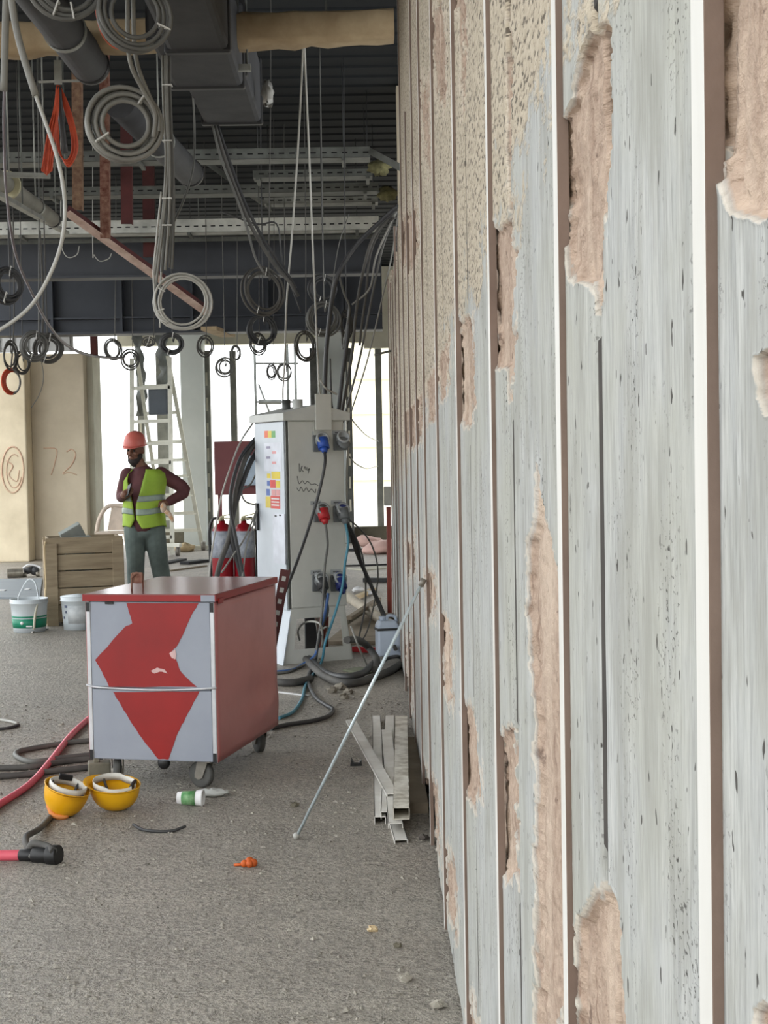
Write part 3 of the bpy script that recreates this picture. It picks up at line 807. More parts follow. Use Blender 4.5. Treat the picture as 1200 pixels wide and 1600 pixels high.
# orange cables
e = thing('cable_bundle', 'bunch of orange cables hanging from the strap', 'cable bundle', P(78, 276, 8.3))
for k in range(9):
    m = MB(); o1 = (k - 4) * 1.1
    m.tube([P(90 + o1 * .3, 133, 8.3), P(88 + o1 * .8, 170, 8.28), P(80 + o1 * 1.3, 215 + o1, 8.26 + .012 * (k % 3)), P(73 + o1 * 1.8, 274 - abs(o1) * 1.5, 8.3 + .01 * (k % 4))], .004, 5, 5); m.obj('orange_strand', M_ORANGE, e, world=True)
for k in range(7):
    m = MB(); o1 = k * 1.4
    m.tube([P(92 + o1 * .2, 134, 8.33), P(99 + o1, 165, 8.33), P(110 + o1, 205, 8.33), P(112 + o1 * 1.1, 235, 8.33 + .01 * (k % 3)), P(104 + o1 * .4, 250 + o1 * 1.3, 8.33 + .01 * (k % 2)), P(92 + o1 * .3, 238, 8.35), P(86 + o1 * .6, 200, 8.36), P(86 + o1 * .3, 160, 8.35), P(91, 134, 8.34)], .0036, 5, 5); m.obj('orange_loop', M_ORANGE, e, world=True)
m = MB(); m.tube([P(91, 136, 8.31), P(95, 180, 8.31), P(102, 240, 8.31)], .018, 6, 4); m.obj('dark_core', M_BLACKC, e, world=True)

# ropes to the power cabinet
for lab, pts in (('white hanging cable, left one of the pair above the power cabinet', [(474, 60, 8.2), (471, 130, 9.0), (465, 240, 9.6), (456, 370, 9.9), (448, 470, 9.95), (445, 560, 9.98), (442, 615, 10.0), (444, 640, 10.0)]),
                 ('white hanging cable, right one of the pair above the power cabinet', [(475, 60, 8.2), (478, 130, 9.0), (483, 240, 9.5), (488, 370, 9.7), (493, 480, 9.8), (497, 570, 9.85), (500, 618, 9.9), (510, 634, 9.9)])):
    cable(lab, pts, .0065, M_WHITEC)
for k, pts in enumerate(([(336, 196, 9.4), (352, 250, 9.4), (372, 305, 9.4), (396, 360, 9.4), (428, 412, 9.4), (452, 440, 9.4), (466, 463, 9.4)],
                         [(340, 196, 9.42), (358, 250, 9.42), (380, 310, 9.42), (405, 362, 9.42), (434, 408, 9.42), (450, 430, 9.42), (462, 450, 9.42)],
                         [(332, 196, 9.38), (346, 250, 9.38), (366, 300, 9.38), (384, 350, 9.38), (398, 400, 9.38), (412, 426, 9.38)],
                         [(344, 330, 9.44), (400, 350, 9.44), (432, 350, 9.44), (440, 400, 9.44), (448, 428, 9.44), (470, 488, 9.44)])):
    cable(('thick dark cable slanting from the duct end to the coils', 'second thick dark cable slanting beside it from the duct end', 'grey cable dropping from the duct end to the big dark ring', 'thin dark cable crossing the slanting pair')[k], pts, (.014, .012, .009, .006)[k], (M_DUSTC, M_BLACKC, M_GREYC2, M_BLACKC)[k])
# cables fanning out from the wall to the cabinet
fan = [
 ([(622, 322, 9.8), (596, 345, 9.9), (556, 384, 10.0), (528, 430, 10.0), (517, 480, 10.05), (509, 560, 10.1), (507, 652, 10.15)], .016, M_BLACKC, 'thickest black cable arching from the wall into the power cabinet'),
 ([(546, 478, 10.2), (544, 520, 10.2), (536, 580, 10.2), (528, 650, 10.2)], .017, M_BLACKC, 'thick black cable dropping steeply at the right of the cabinet peak'),
 ([(618, 330, 9.9), (584, 370, 10.0), (566, 430, 10.1), (556, 490, 10.15), (549, 560, 10.2), (532, 655, 10.25)], .011, M_DUSTC, 'dusty dark cable, second in the fan from the wall'),
 ([(620, 330, 9.95), (600, 380, 10.05), (586, 440, 10.15), (574, 500, 10.2), (562, 560, 10.25), (536, 660, 10.3)], .008, M_GREYC2, 'grey cable in the middle of the fan from the wall'),
 ([(622, 334, 10.0), (612, 400, 10.1), (594, 480, 10.2), (572, 570, 10.3), (542, 664, 10.4)], .006, M_GREYC, 'outermost pale cable of the fan from the wall'),
 ([(619, 330, 9.92), (588, 400, 10.02), (578, 450, 10.1), (550, 476, 10.15)], .007, M_GREYC, 'pale cable of the fan hooking left to the black drop'),
 ([(617, 340, 9.9), (596, 356, 10.0), (578, 400, 10.1), (572, 460, 10.15), (566, 500, 10.2), (562, 540, 10.2)], .009, M_DUSTC, 'dusty cable of the fan ending in a kinked tail'),
 ([(530, 432, 10.0), (538, 460, 10.1), (546, 480, 10.15), (542, 510, 10.2), (536, 545, 10.25), (534, 520, 10.3)], .008, M_GREYC2, 'short grey cable looping beside the thick black arch'),
 ([(516, 560, 10.05), (517, 600, 10.05), (520, 640, 10.1), (536, 660, 10.2)], .007, M_BLACKC, 'thin black cable hugging the thickest arch above the roof'),
 ([(499, 592, 9.9), (508, 606, 9.9), (518, 612, 9.95), (526, 616, 10.0)], .007, M_WHITEC, 'short white cable end over the cabinet peak'),
 ([(547, 652, 10.3), (560, 668, 14), (575, 682, 19), (592, 690, 23.61)], .006, M_GREYC2, 'thin wire sagging across the right bright bay, upper one'),
 ([(546, 714, 10.3), (558, 726, 14), (574, 732, 19), (591, 728, 23.61)], .006, M_GREYC2, 'thin wire sagging across the right bright bay, lower one'),
 ([(585, 555, 11.2), (596, 552, 11.2), (612, 548, 11.2)], .01, M_GREYC2, 'short cable stub sticking out of the wall end'),
 ([(545, 335, 10.8), (530, 380, 10.8), (520, 440, 10.9), (510, 520, 11)], .004, M_GREYC2, 'thin wire hanging left of the thick black arch'),
]
for pts, r, mm, lab in fan: cable(lab, pts, r, mm)
# coils under and before the girders
CO = [
 ('big dark grey cable ring of loose turns before the girder', 412, 455, 9.6, 30, 36, 4, .008, M_DUSTC, (430, 300), 1.2),
 ('tight black cable coil under the girder above the cabinet top', 410, 515, 12.5, 20, 23, 5, .011, M_BLACKC, (410, 300), .8),
 ('smaller cable coil hanging below the tight black coil', 403, 537, 12.6, 13, 17, 3, .007, M_DUSTC, (404, 300), 1),
 ('oval dark cable coil left of the white cables above the cabinet', 477, 541, 12.2, 15, 24, 3, .008, M_DUSTC, (478, 300), 1),
 ('upper dark coil behind the thick black arch', 505, 452, 11.2, 20, 22, 4, .009, M_BLACKC, (505, 300), 1),
 ('lower grey coil behind the thick black arch', 506, 498, 11.0, 24, 27, 4, .009, M_GREYC2, (504, 300), 1),
 ('dark oval coil hanging right of the thick black arch', 541, 508, 11.4, 9, 20, 3, .008, M_BLACKC, (541, 300), 1),
 ('small dark oval coil beside the top of the pale column', 321, 541, 14.2, 11, 16, 3, .008, M_DUSTC, (321, 300), 1),
 ('thin ring low in front of the slim grey post', 351, 574, 14.4, 13, 14, 3, .009, M_GREYC2, (347, 300), 1),
 ('narrow thin loop beside the slim grey post', 369, 551, 14.6, 6, 12, 2, .008, M_GREYC2, (371, 300), 1),
 ('left small coil of the low pair left of the white cables', 424, 581, 13.4, 7, 12, 3, .006, M_DUSTC, (430, 300), 1),
 ('right small ring of the low pair by the white cables', 444, 581, 13.6, 11, 13, 2, .008, M_GREYC2, (446, 300), 1),
 ('fat black coil under the girder below the white ring', 268, 537, 13.4, 17, 16, 8, .010, M_BLACKC, (266, 300), .7),
 ('left coil of the doubled grey coils under the left girder', 55, 541, 11.0, 18, 22, 4, .010, M_GREYC2, (64, 300), 1),
 ('right coil of the doubled grey coils under the left girder', 76, 545, 11.2, 20, 22, 4, .010, M_DUSTC, (66, 300), 1),
 ('slim dark loop at the far left beside the striped ring', 16, 556, 11.0, 6, 22, 3, .007, M_DUSTC, (15, 300), 1),
 ('dark oval loop left of the doubled grey coils', 35, 566, 11.4, 9, 18, 3, .007, M_DUSTC, (31, 300), 1),
 ('dark cable reel hanging at the left edge before the girder', 14, 445, 10.2, 17, 27, 5, .012, M_BLACKC, (16, 300), 1),
 ('pale ring under the girder left of the ladder top, left one', 176, 545, 16, 11, 17, 3, .009, M_GREYC2, (182, 300), 1),
 ('pale ring under the girder left of the ladder top, lower one', 204, 562, 16, 13, 15, 3, .009, M_DUSTC, (206, 300), 1),
 ('small dark ring at the ladder top under the girder', 232, 534, 16, 10, 7, 3, .009, M_DUSTC, (244, 300), 1),
]
for lab, cx, cy, d, rx, ry, n, r, mm, stem, sp in CO:
    coil(lab, cx, cy, d, rx, ry, n, r, mm, stem, ties=(80, 250) if r > .007 else (), spread=sp, wob=.09)
# half orange, half grey ring at the left
e = thing('cable_coil', 'ring of half orange, half grey cable at the left edge', 'cable coil', P(17, 618, 11), group='hanging cable coils')
c = P(17, 596, 11)
for k in range(4):
    for mm, a0_, a1_ in ((M_ORANGE, 80, 280), (M_GREYC2, -80, 80)):
        m = MB(); m.tube([c + Vector((.06 * math.cos(R(a)) * (1 - .07 * k), .02 * k + .045 * math.cos(R(a)), .1 * math.sin(R(a)) * (1 - .06 * k))) for a in np.linspace(a0_, a1_, 14)], .007, 6, 3); m.obj('cable_turn', mm, e, world=True)
m = MB(); m.tube([P(17, 576, 11), P(20, 540, 11), P(22, 470, 11), P(20, 300, 11)], .006, 6, 4); m.obj('cable_stem', M_DUSTC, e, world=True)
cable('thin wire tail hanging in front of the concrete pier', [(64, 560, 11.1), (68, 590, 11.1), (62, 615, 11.1), (49, 637, 11.1)], .0035, M_GREYC2)
cable('double cable dropping behind the left girder to the doubled coils', [(62, 360, 11.1), (66, 430, 11.1), (67, 480, 11.1), (66, 525, 11.1)], .009, M_DUSTC)
for k, (pts, lab) in enumerate((([(95, 180, 13.6), (95, 362, 13.6), (97, 388, 13.6), (106, 402, 13.6), (120, 398, 13.6), (124, 384, 13.6)], 'thin wire hook below the trays, left one'),
                                ([(145, 180, 13.6), (145, 384, 13.6), (147, 398, 13.6), (156, 408, 13.6), (170, 404, 13.6), (174, 396, 13.6)], 'thin wire hook below the trays, right one'))):
    cable(lab, pts, .005, M_WHITEC)

# ================================================================== WHEELED SITE BOX
M_RED = mk('red_gloss_paint', (150, 16, 14), .45, 0, (134, 14, 12), 4)
M_REDSIDE = mk('faded_red_panel', (182, 114, 112), .36, 0, (160, 92, 90), 2.2)
M_LID = mk('red_lid_with_glare', (150, 112, 110), .2, 0, (128, 84, 82), 5, st=(1, 4, 1))  # red greyed in the colour to carry the glare of the bays
M_PANEL = mk('blue_grey_laminate', (152, 158, 170), .4, 0, (142, 148, 161), 3)
M_ALU = mk('aluminium_edge', (214, 216, 220), .35, .3, (188, 190, 194), 6)
M_BLACK = mk('black_plastic', (22, 22, 24), .5)
M_WHEEL = mk('grey_rubber_wheel', (92, 92, 90), .7, 0, (72, 72, 70), 8)
M_CAST = mk('dusty_zinc', (150, 146, 138), .5, .4, (116, 112, 104), 10)
pl = P(141, 1188, 6.14); pr = P(340, 1190, 6.0)
rz = math.atan2(pr.y - pl.y, pr.x - pl.x); CW = math.hypot(pr.x - pl.x, pr.y - pl.y); CD = .86
zbx = (pl.z + pr.z) / 2 + .0
cart = thing('site_box', 'red and pale grey metal box on castors, red arrow shapes on its front', 'box', (pl.x, pl.y, 0), rz)
CMAT = chain_matrix(cart); CI = CMAT.inverted(); nrm = CMAT.to_3x3() @ Vector((0, -1, 0)); pt = CMAT @ Vector((0, 0, .5))
def cf(px, py):
    q = CI @ RP(px, py, pt, nrm); return q.x, q.z
ztop = cf(240, 928)[1]; zlid = cf(240, 940)[1]; zband = cf(240, 1076)[1]
m = MB(); m.bx(.03, CW - .03, .012, CD, zbx, zlid); m.obj('body', M_PANEL, cart)
# side panel with a shallow dent
for sx, xx in ((1, CW), (-1, 0.)):
    vs = []; fs = []; ny_, nz_ = 24, 20
    for j in range(nz_ + 1):
        for i in range(ny_ + 1):
            y_ = .002 + (CD - .002) * i / ny_; z_ = zbx + .002 + (zlid - zbx - .004) * j / nz_
            dent = .022 * math.exp(-((y_ - .62) / .2) ** 2 - ((z_ - zbx - .12) / .06) ** 2) - .012 * math.exp(-((y_ - .55) / .22) ** 2 - ((z_ - zbx - .22) / .07) ** 2)
            vs.append((xx + sx * (.004 + dent * (1 if sx > 0 else 0)), y_, z_))
    for j in range(nz_):
        for i in range(ny_):
            a_ = j * (ny_ + 1) + i; q = (a_, a_ + 1, a_ + ny_ + 2, a_ + ny_ + 1); fs.append(q if sx > 0 else q[::-1])
    m = MB(); m.add(vs, fs, 0, True); o = m.obj('side_panel', M_REDSIDE, cart)
    s_ = o.modifiers.new('thick', 'SOLIDIFY'); s_.thickness = .005
m = MB(); m.bx(-.008, CW + .008, -.01, CD + .01, ztop - .012, ztop); lid = m.obj('lid', M_LID, cart, bevel=.003)
xg = cf(315, 932)[0]
m = MB(); m.bx(-.008, xg, -.012, -.006, zlid + .002, ztop - .004); m.obj('lid_lip', M_RED, lid)
m = MB(); m.bx(xg, CW + .008, -.012, -.006, zlid + .002, ztop - .004); m.obj('lid_lip', M_PANEL, lid)
m = MB(); m.bx(CW + .006, CW + .012, -.012, CD + .012, zlid + .002, ztop - .002); m.obj('lid_lip', M_RED, lid)
m = MB(); m.bx(-.012, -.006, -.012, CD + .012, zlid + .002, ztop - .002); m.obj('lid_lip', M_RED, lid)
m = MB(); m.bx(.02, CW - .02, -.002, .012, zband + .006, zlid - .002); m.obj('front_panel', M_PANEL, cart, bevel=.002)
m = MB(); m.bx(.02, CW - .02, -.002, .012, zbx + .004, zband - .006); m.obj('front_panel', M_PANEL, cart, bevel=.002)
for x0, x1 in ((.0, .019), (CW - .019, CW)):
    m = MB(); m.bx(x0, x1, -.004, .018, zbx, zlid - .002); m.obj('corner_strip', M_ALU, cart, bevel=.003)
    for z0, z1 in ((zlid - .044, zlid - .004), (zbx + .002, zbx + .042)):
        m = MB(); m.bx(x0 + .002, x1 - .002, -.009, .0, z0, z1); m.obj('corner_cap', M_BLACK, cart)
jit = random.Random(3)
def paint(poly, name, mat_, off=-.0035):
    pts = []
    q = [cf(a, b) for a, b in poly]
    for i in range(len(q)):
        a_ = q[i]; b_ = q[(i + 1) % len(q)]
        for k in range(5):
            f_ = k / 5; j_ = .0016 if k else 0
            pts.append(((a_[0] + (b_[0] - a_[0]) * f_) + jit.uniform(-j_, j_), off, (a_[1] + (b_[1] - a_[1]) * f_) + jit.uniform(-j_, j_)))
    m = MB(); m.prism(pts, (0, .0014, 0)); return m.obj(name, mat_, cart)
M_PAINTEDGE = mk('pale_paint_edge', (226, 190, 188), .6)
up = [(198, 942), (204, 962), (207, 974), (196, 979), (149, 1031), (156, 1043), (171, 1073), (308, 1073), (297, 1064), (282, 1048), (275, 1029), (266, 1021), (277, 1009), (285, 994), (300, 960), (311, 942)]
lo = [(177, 1081), (312, 1080), (290, 1122), (276, 1150), (264, 1186), (248, 1186), (226, 1159), (205, 1128), (187, 1097)]
cx_ = lambda poly: (sum(p[0] for p in poly) / len(poly), sum(p[1] for p in poly) / len(poly))
paint(up, 'red_marking', M_RED); paint(lo, 'red_marking', M_RED)
paint([(236, 1048), (246, 1043), (258, 1046), (262, 1052), (252, 1049), (242, 1052)], 'paint_scuff', M_PAINTEDGE, -.0045)
paint([(265, 1021), (274, 1014), (276, 1022), (275, 1030), (269, 1028)], 'paint_scuff', M_PAINTEDGE, -.0045)
m = MB(); m.tube([(-.006, -.006, zband + .012), (.06, -.008, zband + .002), (CW * .5, -.010, zband - .004), (CW * .8, -.009, zband + .002), (CW + .004, -.006, zband + .01)], .005, 6, 6); m.obj('cross_rod', M_ALU, cart)
k0 = cf(254, 1189); m = MB(); m.lathe([(0, -.004), (.026, -.004), (.028, .008), (.02, .02), (0, .02)], (k0[0], .02, k0[1] - .012), 18, Matrix.Rotation(R(90), 3, 'X')); m.obj('knob', M_BLACK, cart)
h0 = cf(171, 941); m = MB(); m.bx(h0[0] - .018, h0[0] + .02, -.008, .0, h0[1] - .008, h0[1] + .002); m.obj('latch', M_BLACK, cart)
m = MB(); m.bx(CW + .012, CW + .018, .02, .07, zlid - .01, zlid + .012); m.obj('hinge', M_RED, cart)
# rusty wire bracket on the lid
bq = CI @ RP(206, 922, CMAT @ Vector((0, 0, ztop)), Vector((0, 0, 1)))
m = MB(); x_, y_ = bq.x, bq.y
m.tube([(x_, y_, ztop), (x_, y_, ztop + .055), (x_ + .003, y_, ztop + .075)], .004, 6, 3); m.tube([(x_ + .045, y_ + .02, ztop), (x_ + .045, y_ + .02, ztop + .055), (x_ + .042, y_ + .02, ztop + .075)], .004, 6, 3)
m.tube([(x_ - .002, y_, ztop + .052), (x_ + .02, y_ + .008, ztop + .075), (x_ + .047, y_ + .02, ztop + .052)], .0065, 6, 4)
m.bx(x_ + .0, x_ + .046, y_ + .008, y_ + .016, ztop + .03, ztop + .078)
m.obj('rusty_handle', M_RUST, lid)
def caster(x, y, ang):
    ax = Matrix.Rotation(ang, 3, 'Z')
    T = lambda p: Vector((x, y, 0)) + ax @ Vector(p)
    e0 = MB(); e0.lathe([(0, -.018), (.022, -.018), (.05, -.016), (.058, -.012), (.058, .012), (.05, .016), (.022, .018), (0, .018)], T((0, .03, .058)), 24, ax @ Matrix.Rotation(R(90), 3, 'Y'))
    wh = e0.obj('castor_wheel', M_WHEEL, cart)
    h = MB(); h.cyl(T((-.026, .03, .058)), T((.026, .03, .058)), .02, 14); h.obj('wheel_hub', M_CAST, wh)
    f = MB()
    for sx in (-.025, .025):
        f.prism([T((sx - .002, .01, .045)), T((sx - .002, .05, .045)), T((sx - .002, .035, .118)), T((sx - .002, -.02, .118))], ax @ Vector((.004, 0, 0)))
    f.bx(-.1, -.1, 0, 0, 0, 0)
    fk = MB(); fk.v = f.v[:-8]; fk.f = f.f[:-6]; fk.mi = f.mi[:-6]; fk.sm = f.sm[:-6]
    fk.box(T((0, .005, .119)), (.056, .06, .006), ax); fk.obj('castor_fork', M_CAST, cart)
    p = MB(); p.box(T((0, 0, (zbx + .122) / 2)), (.085, .085, max(.006, zbx - .122)), ax); p.obj('castor_plate', M_CAST, cart)
caster(CW - .07, .06, R(75)); caster(.085, .10, R(200)); caster(CW - .06, CD - .08, R(40)); caster(.08, CD - .08, R(10))

# slotted red bar leaning behind the box
e = thing('slotted_bar', 'dark red slotted bar upright behind the right corner of the box', 'bar', P(433, 960, 7.2))
a = P(429, 985, 7.2); b = P(446, 890, 7.2); a = a + (a - b) * ((a.z) / (b.z - a.z)); 
m = MB(); m.bar(a, b, .05, .006, (0, 1, 0)); m.bar(a + Vector((.022, .02, 0)), b + Vector((.022, .02, 0)), .005, .045, (0, 1, 0)); m.obj('angle_bar', M_PRIMER, e, world=True)
for k in range(5):
    q = b.lerp(a, .04 + k * .068); q2 = b.lerp(a, .04 + k * .068 + .028)
    m = MB(); m.bar(q + Vector((0, -.004, 0)), q2 + Vector((0, -.004, 0)), .02, .002, (0, 1, 0)); m.obj('slot', M_WHITEC, e, world=True)

# ================================================================== POWER CABINET
M_CAB = mk('grey_cabinet_paint', (204, 205, 199), .5, .0, (190, 191, 185), 3)
M_CABL = mk('white_cabinet_door', (198, 205, 213), .42, 0, (184, 192, 200), 2)
M_CABR = mk('pale_cabinet_roof', (196, 198, 194), .5, 0, (178, 180, 176), 4)
M_PAPER = mk('white_sticker', (236, 236, 236), .6)
M_INK = mk('dark_ink', (58, 58, 62), .7)
M_BLUE = mk('blue_plug', (44, 84, 176), .45, 0, (36, 70, 150), 8)
M_DBLUE = mk('dark_blue_plug', (40, 52, 120), .45)
M_REDP = mk('red_plug', (186, 38, 44), .45)
M_SOCK = mk('grey_socket', (112, 116, 118), .5)
M_SOCKL = mk('pale_grey_socket', (172, 176, 178), .45)
base = P(455, 1035, 9.7); PH = R(25); KW, KD = .432, .60
cab = thing('power_cabinet', 'grey site power cabinet with white sticker covered door and pitched roof', 'cabinet', (base.x, base.y, 0), PH)
KM = chain_matrix(cab); KI = KM.inverted()
nR = KM.to_3x3() @ Vector((0, -1, 0)); nL = KM.to_3x3() @ Vector((-1, 0, 0)); p0 = KM @ Vector((0, 0, .5))
def kr(px, py): q = KI @ RP(px, py, p0, nR); return q.x, q.z
def kl(px, py): q = KI @ RP(px, py, p0, nL); return q.y, q.z
zb = kr(470, 951)[1]; zt_ = kr(470, 656)[1]; zrb = zt_ - .005; zr = kr(470, 645)[1]; zpk = kr(502, 632)[1]
m = MB(); m.bx(.006, KW, .004, KD, zb, zt_); m.obj('body', M_CAB, cab, bevel=.004)
m = MB(); m.bx(.012, KW - .008, -.004, .006, zb + .008, zt_ - .01); m.obj('socket_plate', M_CAB, cab, bevel=.003)
m = MB(); m.bx(-.012, .004, .03, KD - .005, zb - .01, zt_ - .008); door = m.obj('door', M_CABL, cab, bevel=.004)
m = MB(); m.bx(-.006, .010, .0, .022, zb, zt_); m.obj('corner_trim', M_STEELD, cab)
m = MB(); m.bx(-.03, -.012, KD - .07, KD - .035, kl(404, 828)[1], kl(404, 786)[1]); m.obj('door_handle', M_BLACK, door, bevel=.004)
# roof: eaves band and shallow gable
ov = .035
m = MB()
xm = KW / 2 + .01
pf = [(-ov, -ov, zrb), (KW + ov, -ov, zrb), (KW + ov, -ov, zr), (xm, -ov, zpk), (-ov, -ov, zr)]
m.prism(pf, (0, KD + 2 * ov, 0)); m.obj('roof', M_CABR, cab, bevel=.003)
x0_, x1_ = kr(489, 640)[0], kr(514, 640)[0]
m = MB(); m.bx(x0_, x1_, -ov - .012, -ov, kr(500, 672)[1], kr(500, 616)[1]); m.obj('lifting_plate', M_CAB, cab, bevel=.003)
m = MB(); m.bx(x0_, x1_, -.012, -.002, kr(500, 690)[1], zt_ - .004); m.obj('lower_plate', M_CAB, cab)
for px, py, h_, mm, r_ in ((445, 640, .1, M_STEELD, .03), (457, 634, .1, M_CABR, .036)):
    q = KI @ P(px, py + 8, 10.0); m = MB(); m.cyl((q.x, .25 if r_ < .035 else .16, zr - .01), (q.x, .25 if r_ < .035 else .16, zr + h_), r_, 16); m.obj('cable_gland', mm, cab)
# flared stand with its opening
yb = kr(470, 1034)[1]
def kz(py): return max(0., kr(480, py)[1])
S = lambda pts: [(kr(a, b)[0], 0.006, max(0.0, kr(a, b)[1])) for a, b in pts]
z0 = .0
def sx(px, py): return kr(px, py)[0]
xa, xb_ = sx(456, 955), sx(538, 955); xc, xd = sx(440, 1030), sx(551, 1028)
zz1 = kz(966); zz0 = kz(1014)
def lerpx(xt, xbm, z): return xt + (xbm - xt) * (1 - (z - 0) / zb)
def quadp(a, name='stand_plate'):
    m = MB(); m.prism([(x, .006, z) for x, z in a], (0, .006, 0)); m.obj(name, M_CAB, cab)
quadp([(xa, zb), (xb_, zb), (lerpx(xb_, xd, zz1), zz1), (lerpx(xa, xc, zz1), zz1)], 'stand_top')
wi = .075
quadp([(lerpx(xa, xc, zz1), zz1), (lerpx(xa, xc, zz1) + wi * .7, zz1), (lerpx(xa, xc, zz0) + wi, zz0), (lerpx(xa, xc, zz0), zz0)], 'stand_leg')
quadp([(lerpx(xb_, xd, zz1) - wi * .5, zz1), (lerpx(xb_, xd, zz1), zz1), (lerpx(xb_, xd, zz0), zz0), (lerpx(xb_, xd, zz0) - wi * .7, zz0)], 'stand_leg')
quadp([(lerpx(xa, xc, zz0), zz0), (lerpx(xb_, xd, zz0), zz0), (xd, .0), (xc, .0)], 'stand_foot')
m = MB(); m.prism([(xa, .01, zb), (xa, KD - .02, zb), (xc, KD + .03, 0), (xc, -.02, 0)], (.006, 0, 0)); m.obj('stand_side', M_CABL, cab)
m = MB(); m.prism([(xb_, .01, zb), (xb_, KD - .02, zb), (xd, KD + .03, 0), (xd, .0, 0)], (.006, 0, 0))
for v_ in m.v: pass
# leave the right side open with two struts
for yy in (.03, KD - .05):
    m = MB(); m.bar((xb_, yy, zb), (xd, yy, 0), .03, .006, (0, 1, 0)); m.obj('stand_strut', M_CAB, cab)
# sockets
TIP = {}
def socket(px, py, kind):
    x, z = kr(px, py); 
    b_ = MB(); b_.bx(x - .055, x + .055, -.02, -.003, z - .07, z + .045); so = b_.obj('socket_base', M_SOCK, cab, bevel=.006)
    tilt = Matrix.Rotation(R(62), 3, 'X')
    h = MB(); h.lathe([(.03, .0), (.043, .0), (.045, .04), (.048, .045), (.048, .058), (.036, .06), (.036, .03), (0, .03)], (x, -.018, z + .0), 20, tilt); h.obj('socket_collar', M_SOCKL, so)
    if kind:
        mm, cap = kind
        k = MB(); ax = Matrix.Rotation(R(40), 3, 'X')
        d0 = Vector((x, -.055, z - .0)); dv = Vector((.0, -.45, -.9)).normalized()
        k.cyl(d0 + dv * -.02, d0 + dv * .055, .04, 18); k.cyl(d0 + dv * .055, d0 + dv * .09, .032, 14, r2=.014); pg = k.obj('plug', mm, cab); TIP[(px, py)] = KM @ (d0 + dv * .08)
        if cap:
            c_ = MB(); c_.lathe([(0, .0), (.044, 0), (.046, .012), (.03, .018), (0, .018)], (x, -.035, z + .035), 20, Matrix.Rotation(R(30), 3, 'X')); c_.obj('socket_lid', M_SOCKL, so)
            c_ = MB(); c_.lathe([(0, .0), (.03, 0), (.028, .004), (0, .006)], (x, -.042, z + .051), 18, Matrix.Rotation(R(30), 3, 'X')); c_.obj('lid_window', cap, so)
    else:
        c_ = MB(); c_.lathe([(0, .0), (.046, 0), (.046, .012), (.03, .02), (0, .02)], (x, -.062, z - .022), 20, tilt); c_.obj('socket_lid', M_SOCK, so)
socket(499, 690, (M_BLUE, None)); socket(531, 688, None)
socket(500, 800, (M_REDP, M_DUSTC)); socket(531, 800, (M_SOCK, M_DBLUE))
socket(498, 908, (M_BLACKC, M_SOCK)); socket(527, 908, (M_DBLUE, M_DBLUE))
for px, py in ((496, 677), (527, 676), (493, 786), (525, 785), (493, 894), (524, 893)):
    x, z = kr(px, py); m = MB(); m.bx(x - .04, x + .04, -.007, -.003, z - .015, z + .015); lb = m.obj('socket_label', M_SOCKL, cab)
    m = MB()
    for k in range(4): m.bx(x - .02 + k * .011, x - .013 + k * .011, -.0085, -.0068, z - .004, z + .004)
    m.obj('label_print', M_INK, lb)
# handwriting on the face
for k, pts in enumerate(([(467, 724), (468, 738), (472, 728), (470, 733), (474, 737)], [(475, 733), (476, 729), (478, 735)], [(479, 730), (480, 735), (483, 732), (481, 740)],
                         [(464, 744), (467, 756), (472, 751), (476, 756), (480, 752), (486, 757), (492, 756), (497, 759)], [(463, 762), (467, 767), (470, 761), (474, 768), (478, 762), (482, 768), (486, 764), (492, 770), (493, 764)])):
    m = MB(); m.tube([(kr(a_, b_)[0], -.0045, kr(a_, b_)[1]) for a_, b_ in pts], .0022, 4, 4); m.obj('pen_stroke', M_INK, cab)
# stickers on the door
def sticker(x0, y0, x1, y1, mm, lift=.0015, name='sticker', par=None):
    a_ = kl(x0, y1); b_ = kl(x1, y0)
    m = MB(); m.bx(-.012 - lift, -.012, min(a_[0], b_[0]), max(a_[0], b_[0]), a_[1], b_[1]); return m.obj(name, mm, par or door)
S_O = mk('orange_sticker', (232, 104, 50), .5); S_Y = mk('yellow_sticker', (230, 206, 60), .5); S_G = mk('green_sticker', (92, 168, 84), .5)
S_R = mk('red_sticker', (222, 76, 70), .5); S_B = mk('blue_sticker', (74, 104, 178), .5); S_P = mk('pink_sticker', (226, 160, 160), .5); S_W2 = mk('cool_white_paper', (222, 226, 236), .55)
for i, mm in enumerate((S_O, S_Y, S_G)): sticker(416 + i * 5.5, 673, 421.5 + i * 5.5, 684, mm)
sticker(416, 691, 442, 736, S_W2)
for k in range(4): sticker(419 + (k % 2) * 9, 697 + k * 8, 425 + (k % 2) * 9, 701 + k * 8, S_P if k % 2 else mk('pale_ink', (150, 146, 170), .6), .0022, 'sticker_print')
for (x0, y0, x1, y1, mm) in ((420, 740, 425, 747, S_Y), (427, 737, 440, 748, S_Y), (420, 751, 424, 759, S_B), (425, 750, 433, 762, S_R), (434, 751, 440, 762, S_Y), (419, 764, 424, 774, S_B), (427, 765, 433, 774, S_P), (434, 765, 440, 774, S_P), (418, 776, 425, 793, S_Y), (426, 775, 440, 794, S_R)):
    sticker(x0, y0, x1, y1, mm)
for k in range(3): sticker(427, 778.5 + k * 5, 439, 780 + k * 5, M_PAPER, .0024, 'sticker_print')
sticker(431, 803, 448, 879, S_W2, .006, 'document_pocket')
for (x0, y0) in ((433, 805), (440, 804)): sticker(x0, y0, x0 + 3, y0 + 2, M_INK, .0075, 'pocket_print')

